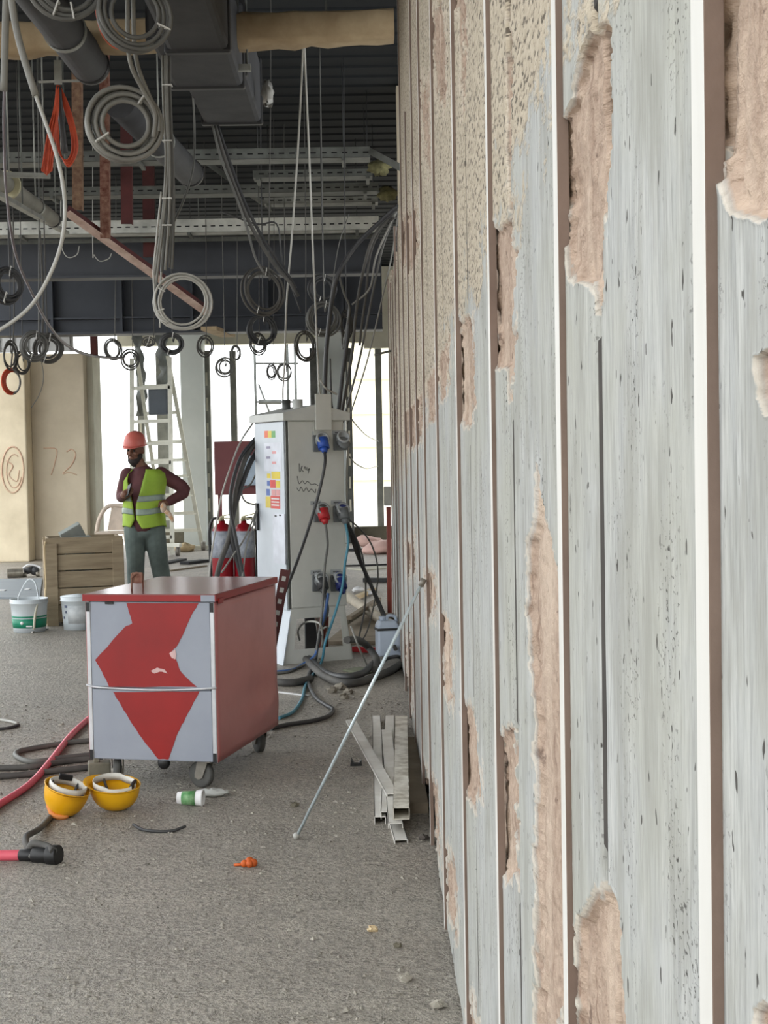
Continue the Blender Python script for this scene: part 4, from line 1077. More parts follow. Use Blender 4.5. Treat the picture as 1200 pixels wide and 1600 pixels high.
# cables out of the sockets
def kc(label, pts, r, mm, extra=(), tip=None):
    q = ([TIP[tip]] if tip else []) + [KM @ Vector((kr(a_, b_)[0], o_, kr(a_, b_)[1])) for a_, b_, o_ in (pts[1:] if tip else pts)]
    q += [F(a_, b_, r) if not isinstance(a_, tuple) else P(*a_) for a_, b_ in extra]
    m = MB(); m.tube(q, r, 7, 6); return tag(m.obj('power_cable', mm), label, 'cable', 'cables plugged into the cabinet')
kc('black cable from the top blue plug slanting down behind the box', [(507, 708, -.12)], .011, M_BLACKC, [((508, 722, 9.62), 0), ((503, 750, 9.6), 0), ((494, 786, 9.58), 0), ((480, 832, 9.52), 0), ((464, 878, 9.4), 0), ((450, 914, 9.2), 0), ((437, 945, 9.0), 0), ((428, 985, 8.8), 0)], (499, 690))
kc('pale cable from the red plug turning blue down to the floor', [(504, 824, -.11), (501, 850, -.12), (497, 880, -.12), (494, 915, -.13), (490, 960, -.14), (484, 1000, -.14), (477, 1025, -.16)], .009, M_GREYC2, [(466, 1043), (450, 1050), (425, 1052)], (500, 800))
M_TEAL = mk('teal_cable', (62, 128, 150), .5, 0, (80, 140, 160), 6); M_BLUEC = mk('blue_cable_sheath', (60, 100, 160), .5)
kc('teal cable from the middle right socket down to the floor', [(535, 815, -.11), (533, 845, -.12), (528, 880, -.12), (522, 915, -.14), (510, 955, -.15), (494, 1000, -.16), (484, 1030, -.2)], .0095, M_TEAL, [(479, 1068), (472, 1092), (458, 1112), (436, 1122)], (531, 800))
kc('blue cable beside the teal one below the sockets', [(503, 925, -.11), (500, 940, -.12), (494, 965, -.13), (486, 995, -.13), (479, 1020, -.15)], .010, M_BLUEC, [(470, 1040), (455, 1047), (428, 1050)])
kc('black cable looping from the lowest socket out over the floor', [(502, 930, -.11), (501, 950, -.12), (494, 970, -.13), (484, 1005, -.14), (478, 1030, -.16)], .012, M_BLACKC, [(481, 1060), (492, 1088), (510, 1102), (520, 1108), (514, 1118), (490, 1126), (450, 1132), (424, 1138)], (498, 908))
for k, (pts, r, mm, lab) in enumerate((
  ([(538, 815, 10.0), (548, 835, 10.1), (560, 870, 10.2), (580, 915, 10.25), (600, 965, 10.2), (612, 1000, 10.1), (618, 1014, 9.95)], .016, M_DUSTC, 'thick dark cable slanting from the cabinet to the white canister'),
  ([(540, 812, 10.0), (556, 845, 10.1), (568, 890, 10.2), (590, 935, 10.2), (606, 975, 10.15), (613, 1005, 10.05)], .011, M_BLACKC, 'black cable beside the thick one to the canister'),
  ([(541, 812, 10.0), (555, 838, 10.15), (566, 868, 10.25), (571, 905, 10.3), (570, 950, 10.35), (558, 1008, 10.3)], .007, M_GREYC2, 'thin pale cable hanging straight right of the cabinet'),
  ([(540, 808, 10.05), (562, 826, 10.2), (580, 850, 10.3), (590, 885, 10.35), (588, 925, 10.4), (574, 985, 10.35), (556, 1012, 10.3)], .006, M_GREYC2, 'thin grey cable bowing out right of the cabinet'),
  ([(545, 690, 10.1), (542, 740, 10.1), (542, 790, 10.08), (540, 812, 10.05)], .008, M_WHITEC, 'white cable down the right edge of the cabinet'))):
    cable(lab, pts, r, mm, group='cables plugged into the cabinet')
# thick bunch left of the cabinet
for k, (pts, r, mm, lab) in enumerate((
  ([(402, 688, 10.3), (384, 715, 10.2), (370, 760, 10.1), (364, 800, 10.05), (358, 840, 10.0), (344, 880, 9.95), (335, 920, 9.9)], .02, M_DUSTC, 'thick dusty cable left of the cabinet, falling to the left'),
  ([(404, 700, 10.3), (388, 730, 10.2), (374, 770, 10.1), (364, 806, 10.05), (362, 840, 10.0), (370, 872, 10.0), (378, 905, 10.0), (384, 940, 10.0)], .019, M_BLACKC, 'thick black cable left of the cabinet, crossing to the right'),
  ([(400, 684, 10.28), (376, 715, 10.16), (362, 760, 10.06), (360, 795, 10.0), (366, 830, 9.96), (376, 880, 9.95), (386, 930, 9.95)], .014, M_BLACKC, 'slimmer black cable along the thick bunch left of the cabinet'),
  ([(396, 660, 10.4), (376, 690, 10.2), (360, 730, 10.0), (346, 775, 9.9), (338, 820, 9.85), (330, 870, 9.8), (325, 920, 9.8)], .007, M_WHITEC, 'thin white cable, leftmost beside the fire extinguishers'),
  ([(404, 788, 10.2), (394, 815, 10.1), (380, 845, 10.0), (364, 868, 9.95), (346, 895, 9.9)], .007, M_GREYC, 'thin pale cable crossing the extinguishers from the door handle'),
  ([(404, 790, 10.2), (396, 820, 10.1), (386, 850, 10.0), (380, 890, 9.95), (378, 920, 9.9)], .007, M_GREYC, 'second thin pale cable below the door handle'),
  ([(404, 730, 10.3), (392, 756, 10.25), (378, 766, 10.2), (382, 782, 10.2), (396, 788, 10.25), (403, 785, 10.3)], .006, M_GREYC2, 'thin wire looping beside the upper half of the door'))):
    cable(lab, pts, r, mm, group='cables plugged into the cabinet')

# ================================================================== FIRE POINT
M_FIRERED = mk('dark_red_board', (116, 56, 58), .5, 0, (100, 46, 50), 2)
M_EXT = mk('extinguisher_red', (146, 20, 34), .3, 0, (122, 16, 28), 3)
M_EXTL = mk('extinguisher_label', (176, 181, 190), .5, 0, (130, 137, 152), 22)
DX = 10.9
e = thing('fire_board', 'dark red fire point board behind the cable bunch left of the cabinet', 'board', P(370, 800, DX + .25))
q0 = P(334, 690, DX + .25); q1 = P(412, 772, DX + .25)
m = MB(); m.bx(q0.x, q1.x, DX + .25, DX + .275, q1.z, q0.z); m.obj('board', M_FIRERED, e, world=True, bevel=.004)
for xx in (q0.x + .02, q1.x - .05):
    m = MB(); m.bx(xx, xx + .03, DX + .275, DX + .305, 0, q0.z - .05); m.obj('board_leg', M_FIRERED, e, world=True)
m = MB(); m.bx(q0.x, q1.x, DX + .1, DX + .3, .30, .33); m.obj('shelf', M_FIRERED, e, world=True)
m = MB(); a = P(380, 712, DX + .2); b = P(412, 758, DX + .2); m.bx(a.x, b.x, DX + .15, DX + .249, b.z, a.z); sgn = m.obj('first_aid_case', mk('pale_blue_case', (176, 194, 212), .5), e, world=True, bevel=.006)
M_FX = {}
for k, (px, lab) in enumerate(((347, 'left red fire extinguisher with pale label beside the cabinet'), (381, 'right red fire extinguisher nearest the cabinet door, pale label'))):
    c = P(px, 893, DX + (.02 if k else 0)); zb_ = .335
    e = thing('fire_extinguisher', lab, 'fire extinguisher', (c.x, c.y + .08, zb_), group='fire extinguishers')
    ztp = P(px, 818, c.y).z; r_ = .083; H_ = ztp - zb_
    m = MB(); m.lathe([(0, 0), (r_ * .9, 0), (r_, .012), (r_, H_ - .09), (r_ * .92, H_ - .05), (r_ * .6, H_ - .012), (.024, H_), (.022, H_ + .02), (0, H_ + .02)], (0, 0, 0), 28); m.obj('cylinder', M_EXT, e)
    m = MB(); z0_, z1_ = P(px, 872, c.y).z - zb_, P(px, 830, c.y).z - zb_; m.lathe([(r_ + .001, z0_), (r_ + .0015, z0_), (r_ + .0015, z1_), (r_ + .001, z1_)], (0, 0, 0), 28); m.obj('label_band', M_EXTL, e)
    m = MB(); m.cyl((0, 0, H_ + .02), (0, 0, H_ + .05), .018, 12); m.bar((-.01, 0, H_ + .05), (.09, -.02, H_ + .075), .022, .008); m.bar((-.01, 0, H_ + .04), (.08, -.02, H_ + .035), .02, .007); m.ball((-.01, -.03, H_ + .03), .014, 8, 6); m.obj('valve', M_CREAM, e)
    m = MB(); s_ = -1 if k == 0 else 1; m.tube([(s_ * .02, 0, H_ + .035), (s_ * .07, 0, H_ + .03), (s_ * .10, 0, H_ - .06), (s_ * .098, 0, H_ - .25), (s_ * .09, -.02, .06)], .011, 8, 5); m.obj('hose', M_BLACK, e)

# ================================================================== CRATE, BUCKETS, LEFT SIDE
M_WOOD = mk('weathered_crate_wood', (162, 147, 122), .85, 0, (134, 119, 97), 3, bump=.25, bs=20, st=(1, 1, 8))
M_WOODL = mk('pale_split_wood', (214, 194, 158), .8, 0, (190, 168, 130), 5)
fl = F(74, 979); CR = R(16); QW, QD, QH = .675, .44, .77
cr = thing('wooden_crate', 'weathered wooden plank crate behind the white buckets', 'crate', (fl.x, fl.y, 0), CR)
zp = np.linspace(.03, QH, 6)
for i in range(5):
    m = MB(); g = .006 + .003 * (i % 2); m.bx(.005, QW - .005, .022, .04, zp[i] + g, zp[i + 1] - g * .3); m.obj('front_plank', M_WOOD, cr, bevel=.003)
    m = MB(); m.bx(.005, QW - .005, QD - .04, QD - .022, zp[i] + g, zp[i + 1] - g * .3); m.obj('back_plank', M_WOOD, cr, bevel=.003)
    for x in (.022, QW - .04):
        m = MB(); m.bx(x, x + .018, .04, QD - .04, zp[i] + g, zp[i + 1] - g * .3); m.obj('side_plank', M_WOOD, cr, bevel=.003)
for x in (.0, QW - .1):
    m = MB(); m.bx(x, x + .1, 0, .021, 0, QH - (.05 if x == 0 else .03)); m.obj('corner_board', M_WOOD, cr, bevel=.003)
    m = MB(); m.bx(x, x + .1, QD - .021, QD, 0, QH - .02); m.obj('corner_board', M_WOOD, cr, bevel=.003)
for x in (0, QW - .021):
    m = MB(); m.bx(x, x + .021, .03, .11, 0, QH - .03); m.obj('side_board', M_WOOD, cr, bevel=.002)
    m = MB(); m.bx(x, x + .021, QD - .11, QD - .03, 0, QH - .03); m.obj('side_board', M_WOOD, cr, bevel=.002)
m = MB(); m.tube([(-.004, .012, .02), (-.008, .01, .3), (.0, .008, .36), (-.006, .01, .66), (.004, .0, .74)], .009, 5, 4); m.obj('split_edge', M_WOODL, cr)
m = MB(); m.bx(.02, QW - .02, .03, QD - .03, .03, .05); m.obj('crate_floor', M_WOOD, cr)
m = MB(); q = P(118, 833, 12.5); rot = Euler((R(22), R(-28), R(20))).to_matrix(); m.box(q + Vector((0, .06, -.1)), (.2, .06, .36), rot); m.box(q + Vector((0, .09, -.28)), (.22, .2, .5), Euler((0, 0, CR)).to_matrix())
tag(m.obj('grey_slab', mk('grey_foam_slab', (158, 164, 160), .8, 0, (136, 142, 138), 5), bevel=.006), 'grey slab sticking up out of the wooden crate', 'slab')

M_PAILW = mk('white_pail_plastic', (214, 222, 226), .45, 0, (196, 204, 210), 3)
M_PAILG = mk('green_pail_print', (22, 138, 104), .5, 0, (18, 120, 92), 9)
def bucket(label, px, py, wpx, hpx, d, kind):
    c = F(px, py); c = P(px, py, c.y); r1 = wpx / 2 / FPX * c.y; H_ = hpx / FPX * c.y
    e = thing('bucket', label, 'bucket', (c.x, c.y + r1 * .8, 0), group='white plastic buckets')
    rb = r1 * .86
    rr = lambda f: rb + (r1 - rb) * f
    m = MB(); m.lathe([(0, .002), (rb, .0), (rr(.3), H_ * .3), (rr(.86), H_ * .86), (r1 * 1.03, H_ * .87), (r1 * 1.03, H_ * .9), (r1, H_ * .9), (r1 * 1.02, H_), (r1 * 1.0, H_), (r1 * .96, H_ * .98), (rb * .95, .01), (0, .008)], (0, 0, 0), 36); m.obj('pail', M_PAILW, e)
    if kind:
        m = MB(); m.lathe([(rr(.14) + .001, H_ * .14), (rr(.14) + .002, H_ * .14), (rr(.42) + .002, H_ * .42), (rr(.42) + .001, H_ * .42)], (0, 0, 0), 36); m.obj('green_band', M_PAILG, e)
        m = MB(); m.lathe([(rr(.45) + .001, H_ * .45), (rr(.45) + .002, H_ * .45), (rr(.5) + .002, H_ * .5), (rr(.5) + .001, H_ * .5)], (0, 0, 0), 36); m.obj('green_band', M_PAILG, e)
        m = MB(); m.ball((-.03, -rr(.3) - .002, H_ * .3), (.014, .004, .014), 10, 6); m.box((.03, -rr(.22) - .002, H_ * .2), (.05, .004, .012)); m.obj('band_print', M_PAPER, e)
        m = MB(); m.tube([(-r1 * .55, -.02, H_ * .96), (-r1 * .5, 0, H_ * 1.12), (-.01, .02, H_ * 1.55), (r1 * .35, .0, H_ * 1.48), (r1 * .6, -.05, H_ * 1.0), (r1 * .62, -.06, H_ * .9)], .0062, 7, 6); m.obj('handle', M_PAILW, e)
        m = MB(); m.tube([(r1 * .6, -r1 * .7, H_ * .86), (r1 * .5, -r1 * .83, H_ * .5), (r1 * .42, -r1 * .82, H_ * .1)], .011, 5, 4); m.obj('drip_strip', M_CONC3, e)
    else:
        m = MB()
        for a_, z_ in ((-128, .72), (-122, .72), (-126, .55), (-140, .38)):
            a_ = R(a_); m.box((math.cos(a_) * (rr(z_) + .001), math.sin(a_) * (rr(z_) + .001), H_ * z_), (.016, .006, .02), Matrix.Rotation(a_ + R(90), 3, 'Z'))
        m.obj('printed_marks', mk('grey_blue_print', (92, 100, 122), .6), e)
        m = MB(); m.lathe([(rr(.2) + .001, H_ * .2), (rr(.2) + .0015, H_ * .2), (rr(.74) + .0015, H_ * .74), (rr(.74) + .001, H_ * .74)], (0, 0, 0), 36)
        keep = [f for f in range(len(m.f)) if math.cos(math.atan2(sum(m.v[i].y for i in m.f[f]), sum(m.v[i].x for i in m.f[f])) - R(-75)) > .75]
        used = sorted({i for f in keep for i in m.f[f]}); rm = {v_: k_ for k_, v_ in enumerate(used)}; m2 = MB(); m2.v = [m.v[i] for i in used]; m2.f = [[rm[j] for j in m.f[i]] for i in keep]; m2.mi = [0] * len(keep); m2.sm = [True] * len(keep); m2.obj('paper_label', mk('soft_grey_label', (204, 208, 210), .6, 0, (180, 186, 190), 20), e)
        m = MB(); m.lathe([(0, H_ * 1.02), (r1 * .98, H_ * 1.0), (r1 * 1.0, H_ * 1.01), (0, H_ * 1.07)], (0, 0, 0), 30); m.obj('pail_lid', M_PAILW, e)
    return e
bucket('white bucket with a green band and raised handle', 41, 989, 58, 52, 0, 1)
bucket('white bucket with a grey paper label between crate and red box', 119, 985, 54, 52, 0, 0)
cable('pale cable end lying beside the banded bucket', [(50, 988), (60, 985), (70, 982), (76, 983)], .008, M_WHITEC, group=None)

M_SHEET = mk('blue_grey_sheet', (138, 146, 152), .6, 0, (122, 130, 136), 1.5, st=(1, 6, 1))
a = F(-60, 936); b = F(64, 905)
m = MB(); m.prism([F(-60, 936), F(62, 936), F(66, 906), F(-60, 908)], (0, 0, .02))
tag(m.obj('floor_sheet', M_SHEET), 'blue grey sheet lying on the floor behind the banded bucket', 'sheet')
m = MB(); m.bx(*(lambda p, q: (p.x, q.x, p.y, p.y + .1))(F(-4, 924, .02), F(6, 924, .02)), .021, .03); tag(m.obj('paper_scrap', M_PAPER), 'white scrap on the blue grey sheet at the left edge', 'scrap')
m = MB(); q = F(38, 922, .02); m.bx(q.x, q.x + .05, q.y, q.y + .1, .021, .03); tag(m.obj('paper_scrap', M_PAPER), 'white scrap on the blue grey sheet behind the bucket handle', 'scrap')
M_CHROME = mk('dull_steel_roll', (176, 170, 156), .3, .6, (120, 114, 104), 5)
q0 = F(14, 903); q1 = F(33, 901)
e = thing('steel_drum', 'short dull steel cylinder lying at the left behind the bucket', 'cylinder', q0)
ax = Vector((q1.x - q0.x, .03, 0)).normalized(); qa = q0 + Vector((-.02, 0, .06)); qb = qa + ax * .19
m = MB(); m.tube([qa, qb], .058, 22, 1, cap=False); m.tube([qb, qa], .05, 22, 1, cap=False); m.obj('tube_wall', M_CHROME, e, world=True)
m = MB(); m.cyl(qa + ax * .02, qa + ax * .03, .05, 20); m.obj('dark_bore', M_DARK, e, world=True)
e = thing('cutting_machine', 'small black and silver machine lying between steel cylinder and crate', 'machine', F(50, 901))
q = F(50, 901)
m = MB(); m.cyl(q + Vector((-.1, 0, .07)), q + Vector((.02, .04, .09)), .045, 14); m.ball(q + Vector((.03, .03, .07)), (.06, .05, .06), 12, 8); m.obj('motor', M_BLACKC, e, world=True)
m = MB(); m.cyl(q + Vector((-.12, -.02, .03)), q + Vector((-.06, -.02, .03)), .03, 12); m.cyl(q + Vector((.06, -.03, .03)), q + Vector((.1, -.03, .035)), .03, 12); m.obj('wheel', M_CHROME, e, world=True)
m = MB(); m.tube([q + Vector((-.12, 0, .1)), q + Vector((-.04, 0, .15)), q + Vector((.06, .02, .13)), q + Vector((.12, 0, .1))], .012, 8, 5); m.obj('grip_bar', M_PAPER, e, world=True)

# ================================================================== LADDER AND THINGS AT THE BAYS
M_ALUL = mk('bright_ladder_aluminium', (226, 226, 214), .35, .25, (200, 200, 188), 5)
dl = 21.4
e = thing('step_ladder', 'tall aluminium double ladder behind the worker', 'ladder', P(268, 848, dl))
zf = lambda px, py, d: P(px, py, d)
def rail(a, b, w_=.065, t_=.03, name='rail'):
    m = MB(); m.bar(a, b, w_, t_, (0, 1, 0)); return m.obj(name, M_ALUL, e, world=True)
fa, fb = P(206, 560, dl), P(206, 848, dl); ga, gb = P(265, 558, dl), P(269, 848, dl)
fb.z = gb.z = 0.0
rail(fa, fb); rail(ga, gb)
for py in (602, 651, 684, 712, 740, 766, 795, 822):
    f_ = (py - 558) / 290; m = MB(); m.bar(fa.lerp(fb, f_), ga.lerp(gb, f_), .03 if py != 651 else .07, .05, (0, 0, 1)); m.obj('rung', M_ALUL, e, world=True)
ra, rb_ = P(214, 558, dl + .1), P(258, 850, dl + 1.0); sa, sb = P(262, 556, dl + .1), P(316, 850, dl + 1.0); rb_.z = sb.z = .04
rail(ra, rb_, .055); rail(sa, sb, .06)
for py in (600, 640, 684, 712, 737, 766, 795, 822):
    f_ = (py - 556) / 294; m = MB(); m.bar(ra.lerp(rb_, f_), sa.lerp(sb, f_), .03, .05, (0, 0, 1)); m.obj('rung', M_ALUL, e, world=True)
m = MB(); m.bar(P(205, 849, dl + .02), P(282, 852, dl - .3), .07, .05); m.obj('foot_bar', M_ALUL, e, world=True)
m = MB(); m.bar(rb_ + Vector((-.1, 0, 0)), sb + Vector((.15, 0, 0)), .07, .06); m.obj('foot_bar', M_ALUL, e, world=True)
for q in (P(278, 862, dl - .3), P(318, 858, dl + .9)):
    m = MB(); m.cyl((q.x - .03, q.y, .07), (q.x + .03, q.y, .07), .07, 14); m.obj('foot_wheel', M_CAST, e, world=True)
m = MB(); q = P(247, 628, dl + .2); m.bx(P(232, 628, dl + .2).x, P(262, 628, dl + .2).x, dl + .16, dl + .3, P(247, 648, dl + .2).z, P(247, 607, dl + .2).z)
tag(m.obj('hanging_case', mk('slate_case', (104, 112, 122), .6, 0, (88, 96, 106), 2), bevel=.02), 'slate grey case resting on a ladder rung under the girder', 'case')
# scaffold poles in the middle bay
e = thing('scaffold_frame', 'thin scaffold poles in the bright bay above the cabinet', 'scaffold', P(430, 800, 30))
for px in (401, 452, 464):
    m = MB(); q = P(px, 700, 30); m.cyl((q.x, 30, 0), (q.x, 30, 4.6), .028, 8); m.obj('pole', M_STEELD, e, world=True)
for py in (568, 628, 700):
    m = MB(); m.cyl(P(399, py, 30), P(466, py, 30), .022, 8); m.obj('ledger', M_STEELD, e, world=True)
m = MB(); m.cyl(P(425, 655, 30), P(404, 600, 30), .02, 8); m.cyl(P(404, 628, 30), P(440, 628, 30), .05, 8); m.obj('brace', M_STEELD, e, world=True)
# strips of torn netting
M_NET = mk('grey_torn_netting', (120, 124, 122), .8, 0, (92, 96, 96), 6)
for k, (pts, lab, wd) in enumerate((([(214, 522), (217, 560), (222, 600), (219, 650)], 'strip of grey netting hanging left of the ladder platform', .14), ([(252, 524), (254, 555), (258, 580), (250, 608)], 'short strip of grey netting behind the ladder top', .18))):
    q = [P(a_, b_, 23.56) for a_, b_ in pts]; q = crom(q, 5); m = MB(); vs = []; fs = []
    for i, p_ in enumerate(q):
        for s_ in (-1, 0, 1): vs.append(p_ + Vector((s_ * wd / 2 * (1 + .3 * math.sin(i * 1.7)), .05 * math.sin(i + s_ * 2), 0)))
    for i in range(len(q) - 1):
        for s_ in range(2): fs.append((i * 3 + s_, i * 3 + s_ + 1, i * 3 + 4 + s_, i * 3 + 3 + s_))
    m.add(vs, fs, 0, True); o = m.obj('netting_strip', M_NET); s_ = o.modifiers.new('t', 'SOLIDIFY'); s_.thickness = .01; tag(o, lab, 'netting')
# white plastic chair behind the worker
M_CHAIR = mk('dusty_white_chair', (208, 192, 176), .6)
e = thing('plastic_chair', 'pale plastic chair half hidden behind the worker and crate', 'chair', P(182, 862, 20.0))
q = P(180, 862, 20.0); q.z = 0
def cp(x, y, z): return q + Vector((x, y, z))
m = MB(); m.tube([cp(-.26, 0, .42), cp(-.22, .05, .62), cp(-.12, .1, .78), cp(.05, .12, .80), cp(.2, .1, .78)], .03, 8, 5); m.obj('backrest_rim', M_CHAIR, e, world=True)
m = MB(); m.prism([cp(-.12, .1, .45), cp(.2, .1, .45), cp(.2, .12, .77), cp(-.06, .12, .77)], (0, .02, 0)); m.obj('backrest', M_CHAIR, e, world=True)
m = MB(); m.box(cp(0, -.12, .43), (.44, .44, .03)); m.obj('seat', M_CHAIR, e, world=True, bevel=.01)
for sx_ in (-1, 1):
    for sy_ in (-1, 1):
        m = MB(); m.bar(cp(sx_ * .2, -.12 + sy_ * .19, .42), cp(sx_ * .25, -.12 + sy_ * .23, 0), .045, .03, (0, 1, 0)); m.obj('leg', M_CHAIR, e, world=True)

# ---- right of the cabinet
m = MB()
q0 = F(607, 892); M_RUSTP = mk('rust_red_pole_paint', (122, 56, 44), .7, 0, (100, 44, 36), 5)
dpo = 12.6
e = thing('paddle_post', 'slim rust red post with a grey box on top beside the wall end', 'post', (P(607, 900, dpo).x, dpo, 0))
x_ = P(608, 850, dpo).x
m = MB(); m.cyl((x_ - .006, dpo, 0), (x_, dpo, P(607, 792, dpo).z), .022, 10); m.obj('shaft', M_RUSTP, e, world=True)
m = MB(); a_ = P(600, 790, dpo); b_ = P(613, 760, dpo); m.bx(a_.x, b_.x, dpo - .03, dpo + .03, a_.z, b_.z); m.obj('grey_head', M_PIPEG, e, world=True, bevel=.008)
m = MB(); m.bx(x_ - .08, x_ + .08, dpo - .08, dpo + .08, 0, .012); m.obj('base_plate', M_RUSTP, e, world=True)
# canister
M_CAN = mk('white_canister', (206, 218, 234), .4, 0, (190, 202, 220), 4)
q = F(607, 1026); q = Vector((P(607, 1020, q.y).x, q.y, 0))
e = thing('canister', 'white plastic canister with a dark strap by the foot of the wall', 'canister', (q.x, q.y + .06, 0), R(12))
m = MB(); m.prism([(-.085, -.055, 0), (.085, -.055, 0), (.085, -.055, .2), (.05, -.055, .255), (-.07, -.055, .255), (-.085, -.055, .22)], (0, .11, 0)); m.obj('body', M_CAN, e, bevel=.014)
m = MB(); m.cyl((-.04, 0, .25), (-.04, 0, .285), .026, 14); m.obj('cap', M_CAN, e)
m = MB(); m.tube([(-.01, 0, .25), (.0, 0, .285), (.05, 0, .28), (.065, 0, .24)], .012, 8, 4); m.obj('grip', M_CAN, e)
m = MB(); m.bx(-.088, .088, -.059, .058, .185, .203); m.obj('strap', M_BLACKC, e)
# debris by the wall
M_PLY = mk('dusty_timber', (150, 138, 120), .9, 0, (124, 112, 96), 5)
def barthing(name, label, a, b, wd, th, mm, cat='bar', z=0.):
    m = MB(); a = F(*a, th / 2 + z); b = F(*b, th / 2 + z); m.bar(a, b, wd, th); return tag(m.obj(name, mm, bevel=min(wd, th) * .15), label, cat)
m = MB(); q0 = F(543, 932, .12); q1 = F(607, 975, .05); m.tube([q0, q0.lerp(q1, .5), q1], .045, 14, 2); tag(m.obj('cardboard_tube', mk('beige_card_tube', (200, 190, 172), .8)), 'beige tube lying on the rubble right of the cabinet', 'tube')
barthing('board_offcut', 'flat brown board under the beige tube', (560, 1005), (606, 960), .5, .03, M_PLY, 'board')
barthing('timber_offcut', 'thin timber right of the cabinet stand, upper one', (545, 966), (592, 936), .05, .03, M_PLY, 'timber', .1)
barthing('timber_offcut', 'thin dark timber leaning right of the cabinet stand, lower one', (541, 973), (586, 943), .04, .03, M_KERB, 'timber', .06)
barthing('steel_bar', 'black steel bar on the floor beyond the cabinet', (568, 906), (612, 906), .09, .05, M_BLACK)
barthing('steel_bar', 'thin dark bar on the far floor, by the kerb', (548, 859), (600, 862), .12, .04, M_DARK)
barthing('steel_bar', 'dark offcut on the floor right of the worker', (258, 880), (286, 874), .12, .03, M_DARK)
barthing('steel_bar', 'second dark offcut on the floor nearer the extinguishers', (288, 880), (320, 876), .16, .04, M_DARK)
barthing('red_batten', 'red batten lying by the foot of the canister', (552, 1014), (592, 1016), .05, .04, M_REDP, 'batten')
barthing('board_offcut', 'greenish board scrap on the floor before the cable heap', (552, 1050), (578, 1046), .22, .015, mk('greenish_board', (128, 132, 112), .9), 'board')
barthing('glass_strip', 'white strip on the floor beside the red box', (434, 1081), (482, 1087), .02, .008, M_PAPER, 'strip')
barthing('timber_offcut', 'greyish plank end lying behind the canister', (574, 962), (626, 972), .09, .03, M_PLY, 'timber')
barthing('timber_offcut', 'short pale timber lying beyond the beige tube', (548, 938), (584, 921), .06, .04, M_WOODL, 'timber')
barthing('board_offcut', 'pale flat scrap on the floor beyond the black bar', (556, 890), (604, 886), .35, .012, M_CONC3, 'board')
barthing('steel_bar', 'thin dark rod across the floor beyond the cabinet', (540, 884), (604, 882), .03, .02, M_DARK)
barthing('timber_offcut', 'thin grey lath on the floor between worker and extinguishers', (264, 892), (322, 884), .05, .02, M_PLY, 'timber')
for k, (px, py, s_, lab) in enumerate(((560, 926, .05, 'white crumpled scrap by the left end of the beige tube'), (576, 930, .04, 'smaller white crumpled scrap by the beige tube'), (288, 862, .12, 'pale folded cloth at the ladder foot'))):
    q = F(px, py); m = MB(); m.ball(q + Vector((0, .02, s_ * .5)), (s_ * 1.3, s_, s_ * .6), 12, 8)
    for p_ in m.v: p_ += Vector((rnd.uniform(-1, 1), rnd.uniform(-1, 1), rnd.uniform(-1, 1))) * s_ * .22; p_.z = max(0, p_.z)
    tag(m.obj('crumpled_scrap', M_WOODL if k == 2 else M_PAPER), lab, 'scrap')
# pink rubble sacks
M_PINK = mk('pale_pink_sack', (226, 190, 180), .85, 0, (206, 168, 158), 3)
for k, (px, py, s_, lab) in enumerate(((578, 858, .26, 'pale pink sack on the far floor, left one'), (596, 866, .3, 'pale pink sack on the far floor, larger one beside the wall end'))):
    q = F(px, py); m = MB(); m.ball(q + Vector((0, .2, .09)), (s_, .25, .1), 16, 10, 0, Euler((0, R(12 - 20 * k), R(20))).to_matrix())
    for p_ in m.v: p_.z = max(.0, p_.z + .02 * math.sin(p_.x * 23) * math.cos(p_.y * 19))
    tag(m.obj('sack', M_PINK), lab, 'sack', 'pink rubble sacks')
# wound cables on the floor round the cabinet foot
def fl_cable(label, pts, r, mm, zs=None, cat='cable', name='floor_cable', group='cables lying on the floor'):
    q = [F(a_, b_, (zs[i] if zs else r)) for i, (a_, b_) in enumerate(pts)]
    m = MB(); m.tube(q, r, 8, 6); return tag(m.obj(name, mm), label, cat, group)
fl_cable('thick dusty cable curving from the cabinet foot round to the wall, outermost', [(476, 1028), (500, 1052), (530, 1066), (560, 1066), (590, 1056), (612, 1047), (632, 1034)], .026, M_DUSTC)
fl_cable('thick black cable inside the outermost curve at the cabinet foot', [(480, 1026), (506, 1050), (536, 1058), (566, 1052), (584, 1036)], .024, M_BLACKC, [.03, .03, .05, .06, .05])
fl_cable('thick dusty cable arching up behind the cabinet stand', [(542, 1000), (560, 1000), (576, 1012), (588, 1030), (586, 1046)], .024, M_DUSTC, [.24, .2, .12, .07, .05])
fl_cable('dusty cable running left behind the red box', [(486, 1060), (462, 1066), (436, 1066), (400, 1060)], .024, M_DUSTC)
fl_cable('slim black cable looping at the canister foot', [(590, 1042), (604, 1030), (620, 1026), (632, 1030)], .012, M_BLACKC, [.02, .05, .07, .03])
fl_cable('pale thin wire standing out of the cable heap', [(548, 978), (560, 1010), (574, 1040), (580, 1048)], .006, M_GREYC, [.33, .2, .05, .01])
fl_cable('white thin cable in the stand opening', [(468, 1000), (466, 985), (478, 972), (500, 975), (504, 1000), (500, 1018)], .007, M_WHITEC, [.12, .2, .28, .3, .16, .05])
fl_cable('thin pale cable loop inside the stand opening, right side', [(500, 985), (512, 980), (508, 1000), (502, 1015), (500, 1030)], .007, M_GREYC, [.24, .26, .14, .06, .02])
m = MB(); q = F(505, 1022); m.cyl(q + Vector((0, .1, .02)), q + Vector((.01, .12, .34)), .035, 14); tag(m.obj('red_canister', M_RUSTP), 'dark red can glimpsed through the cabinet stand', 'can')
m = MB(); q = F(488, 1020); m.bx(q.x - .06, q.x + .03, q.y + .15, q.y + .25, 0, .28); tag(m.obj('dark_case', M_BLACKC, bevel=.01), 'black case glimpsed through the cabinet stand', 'case')
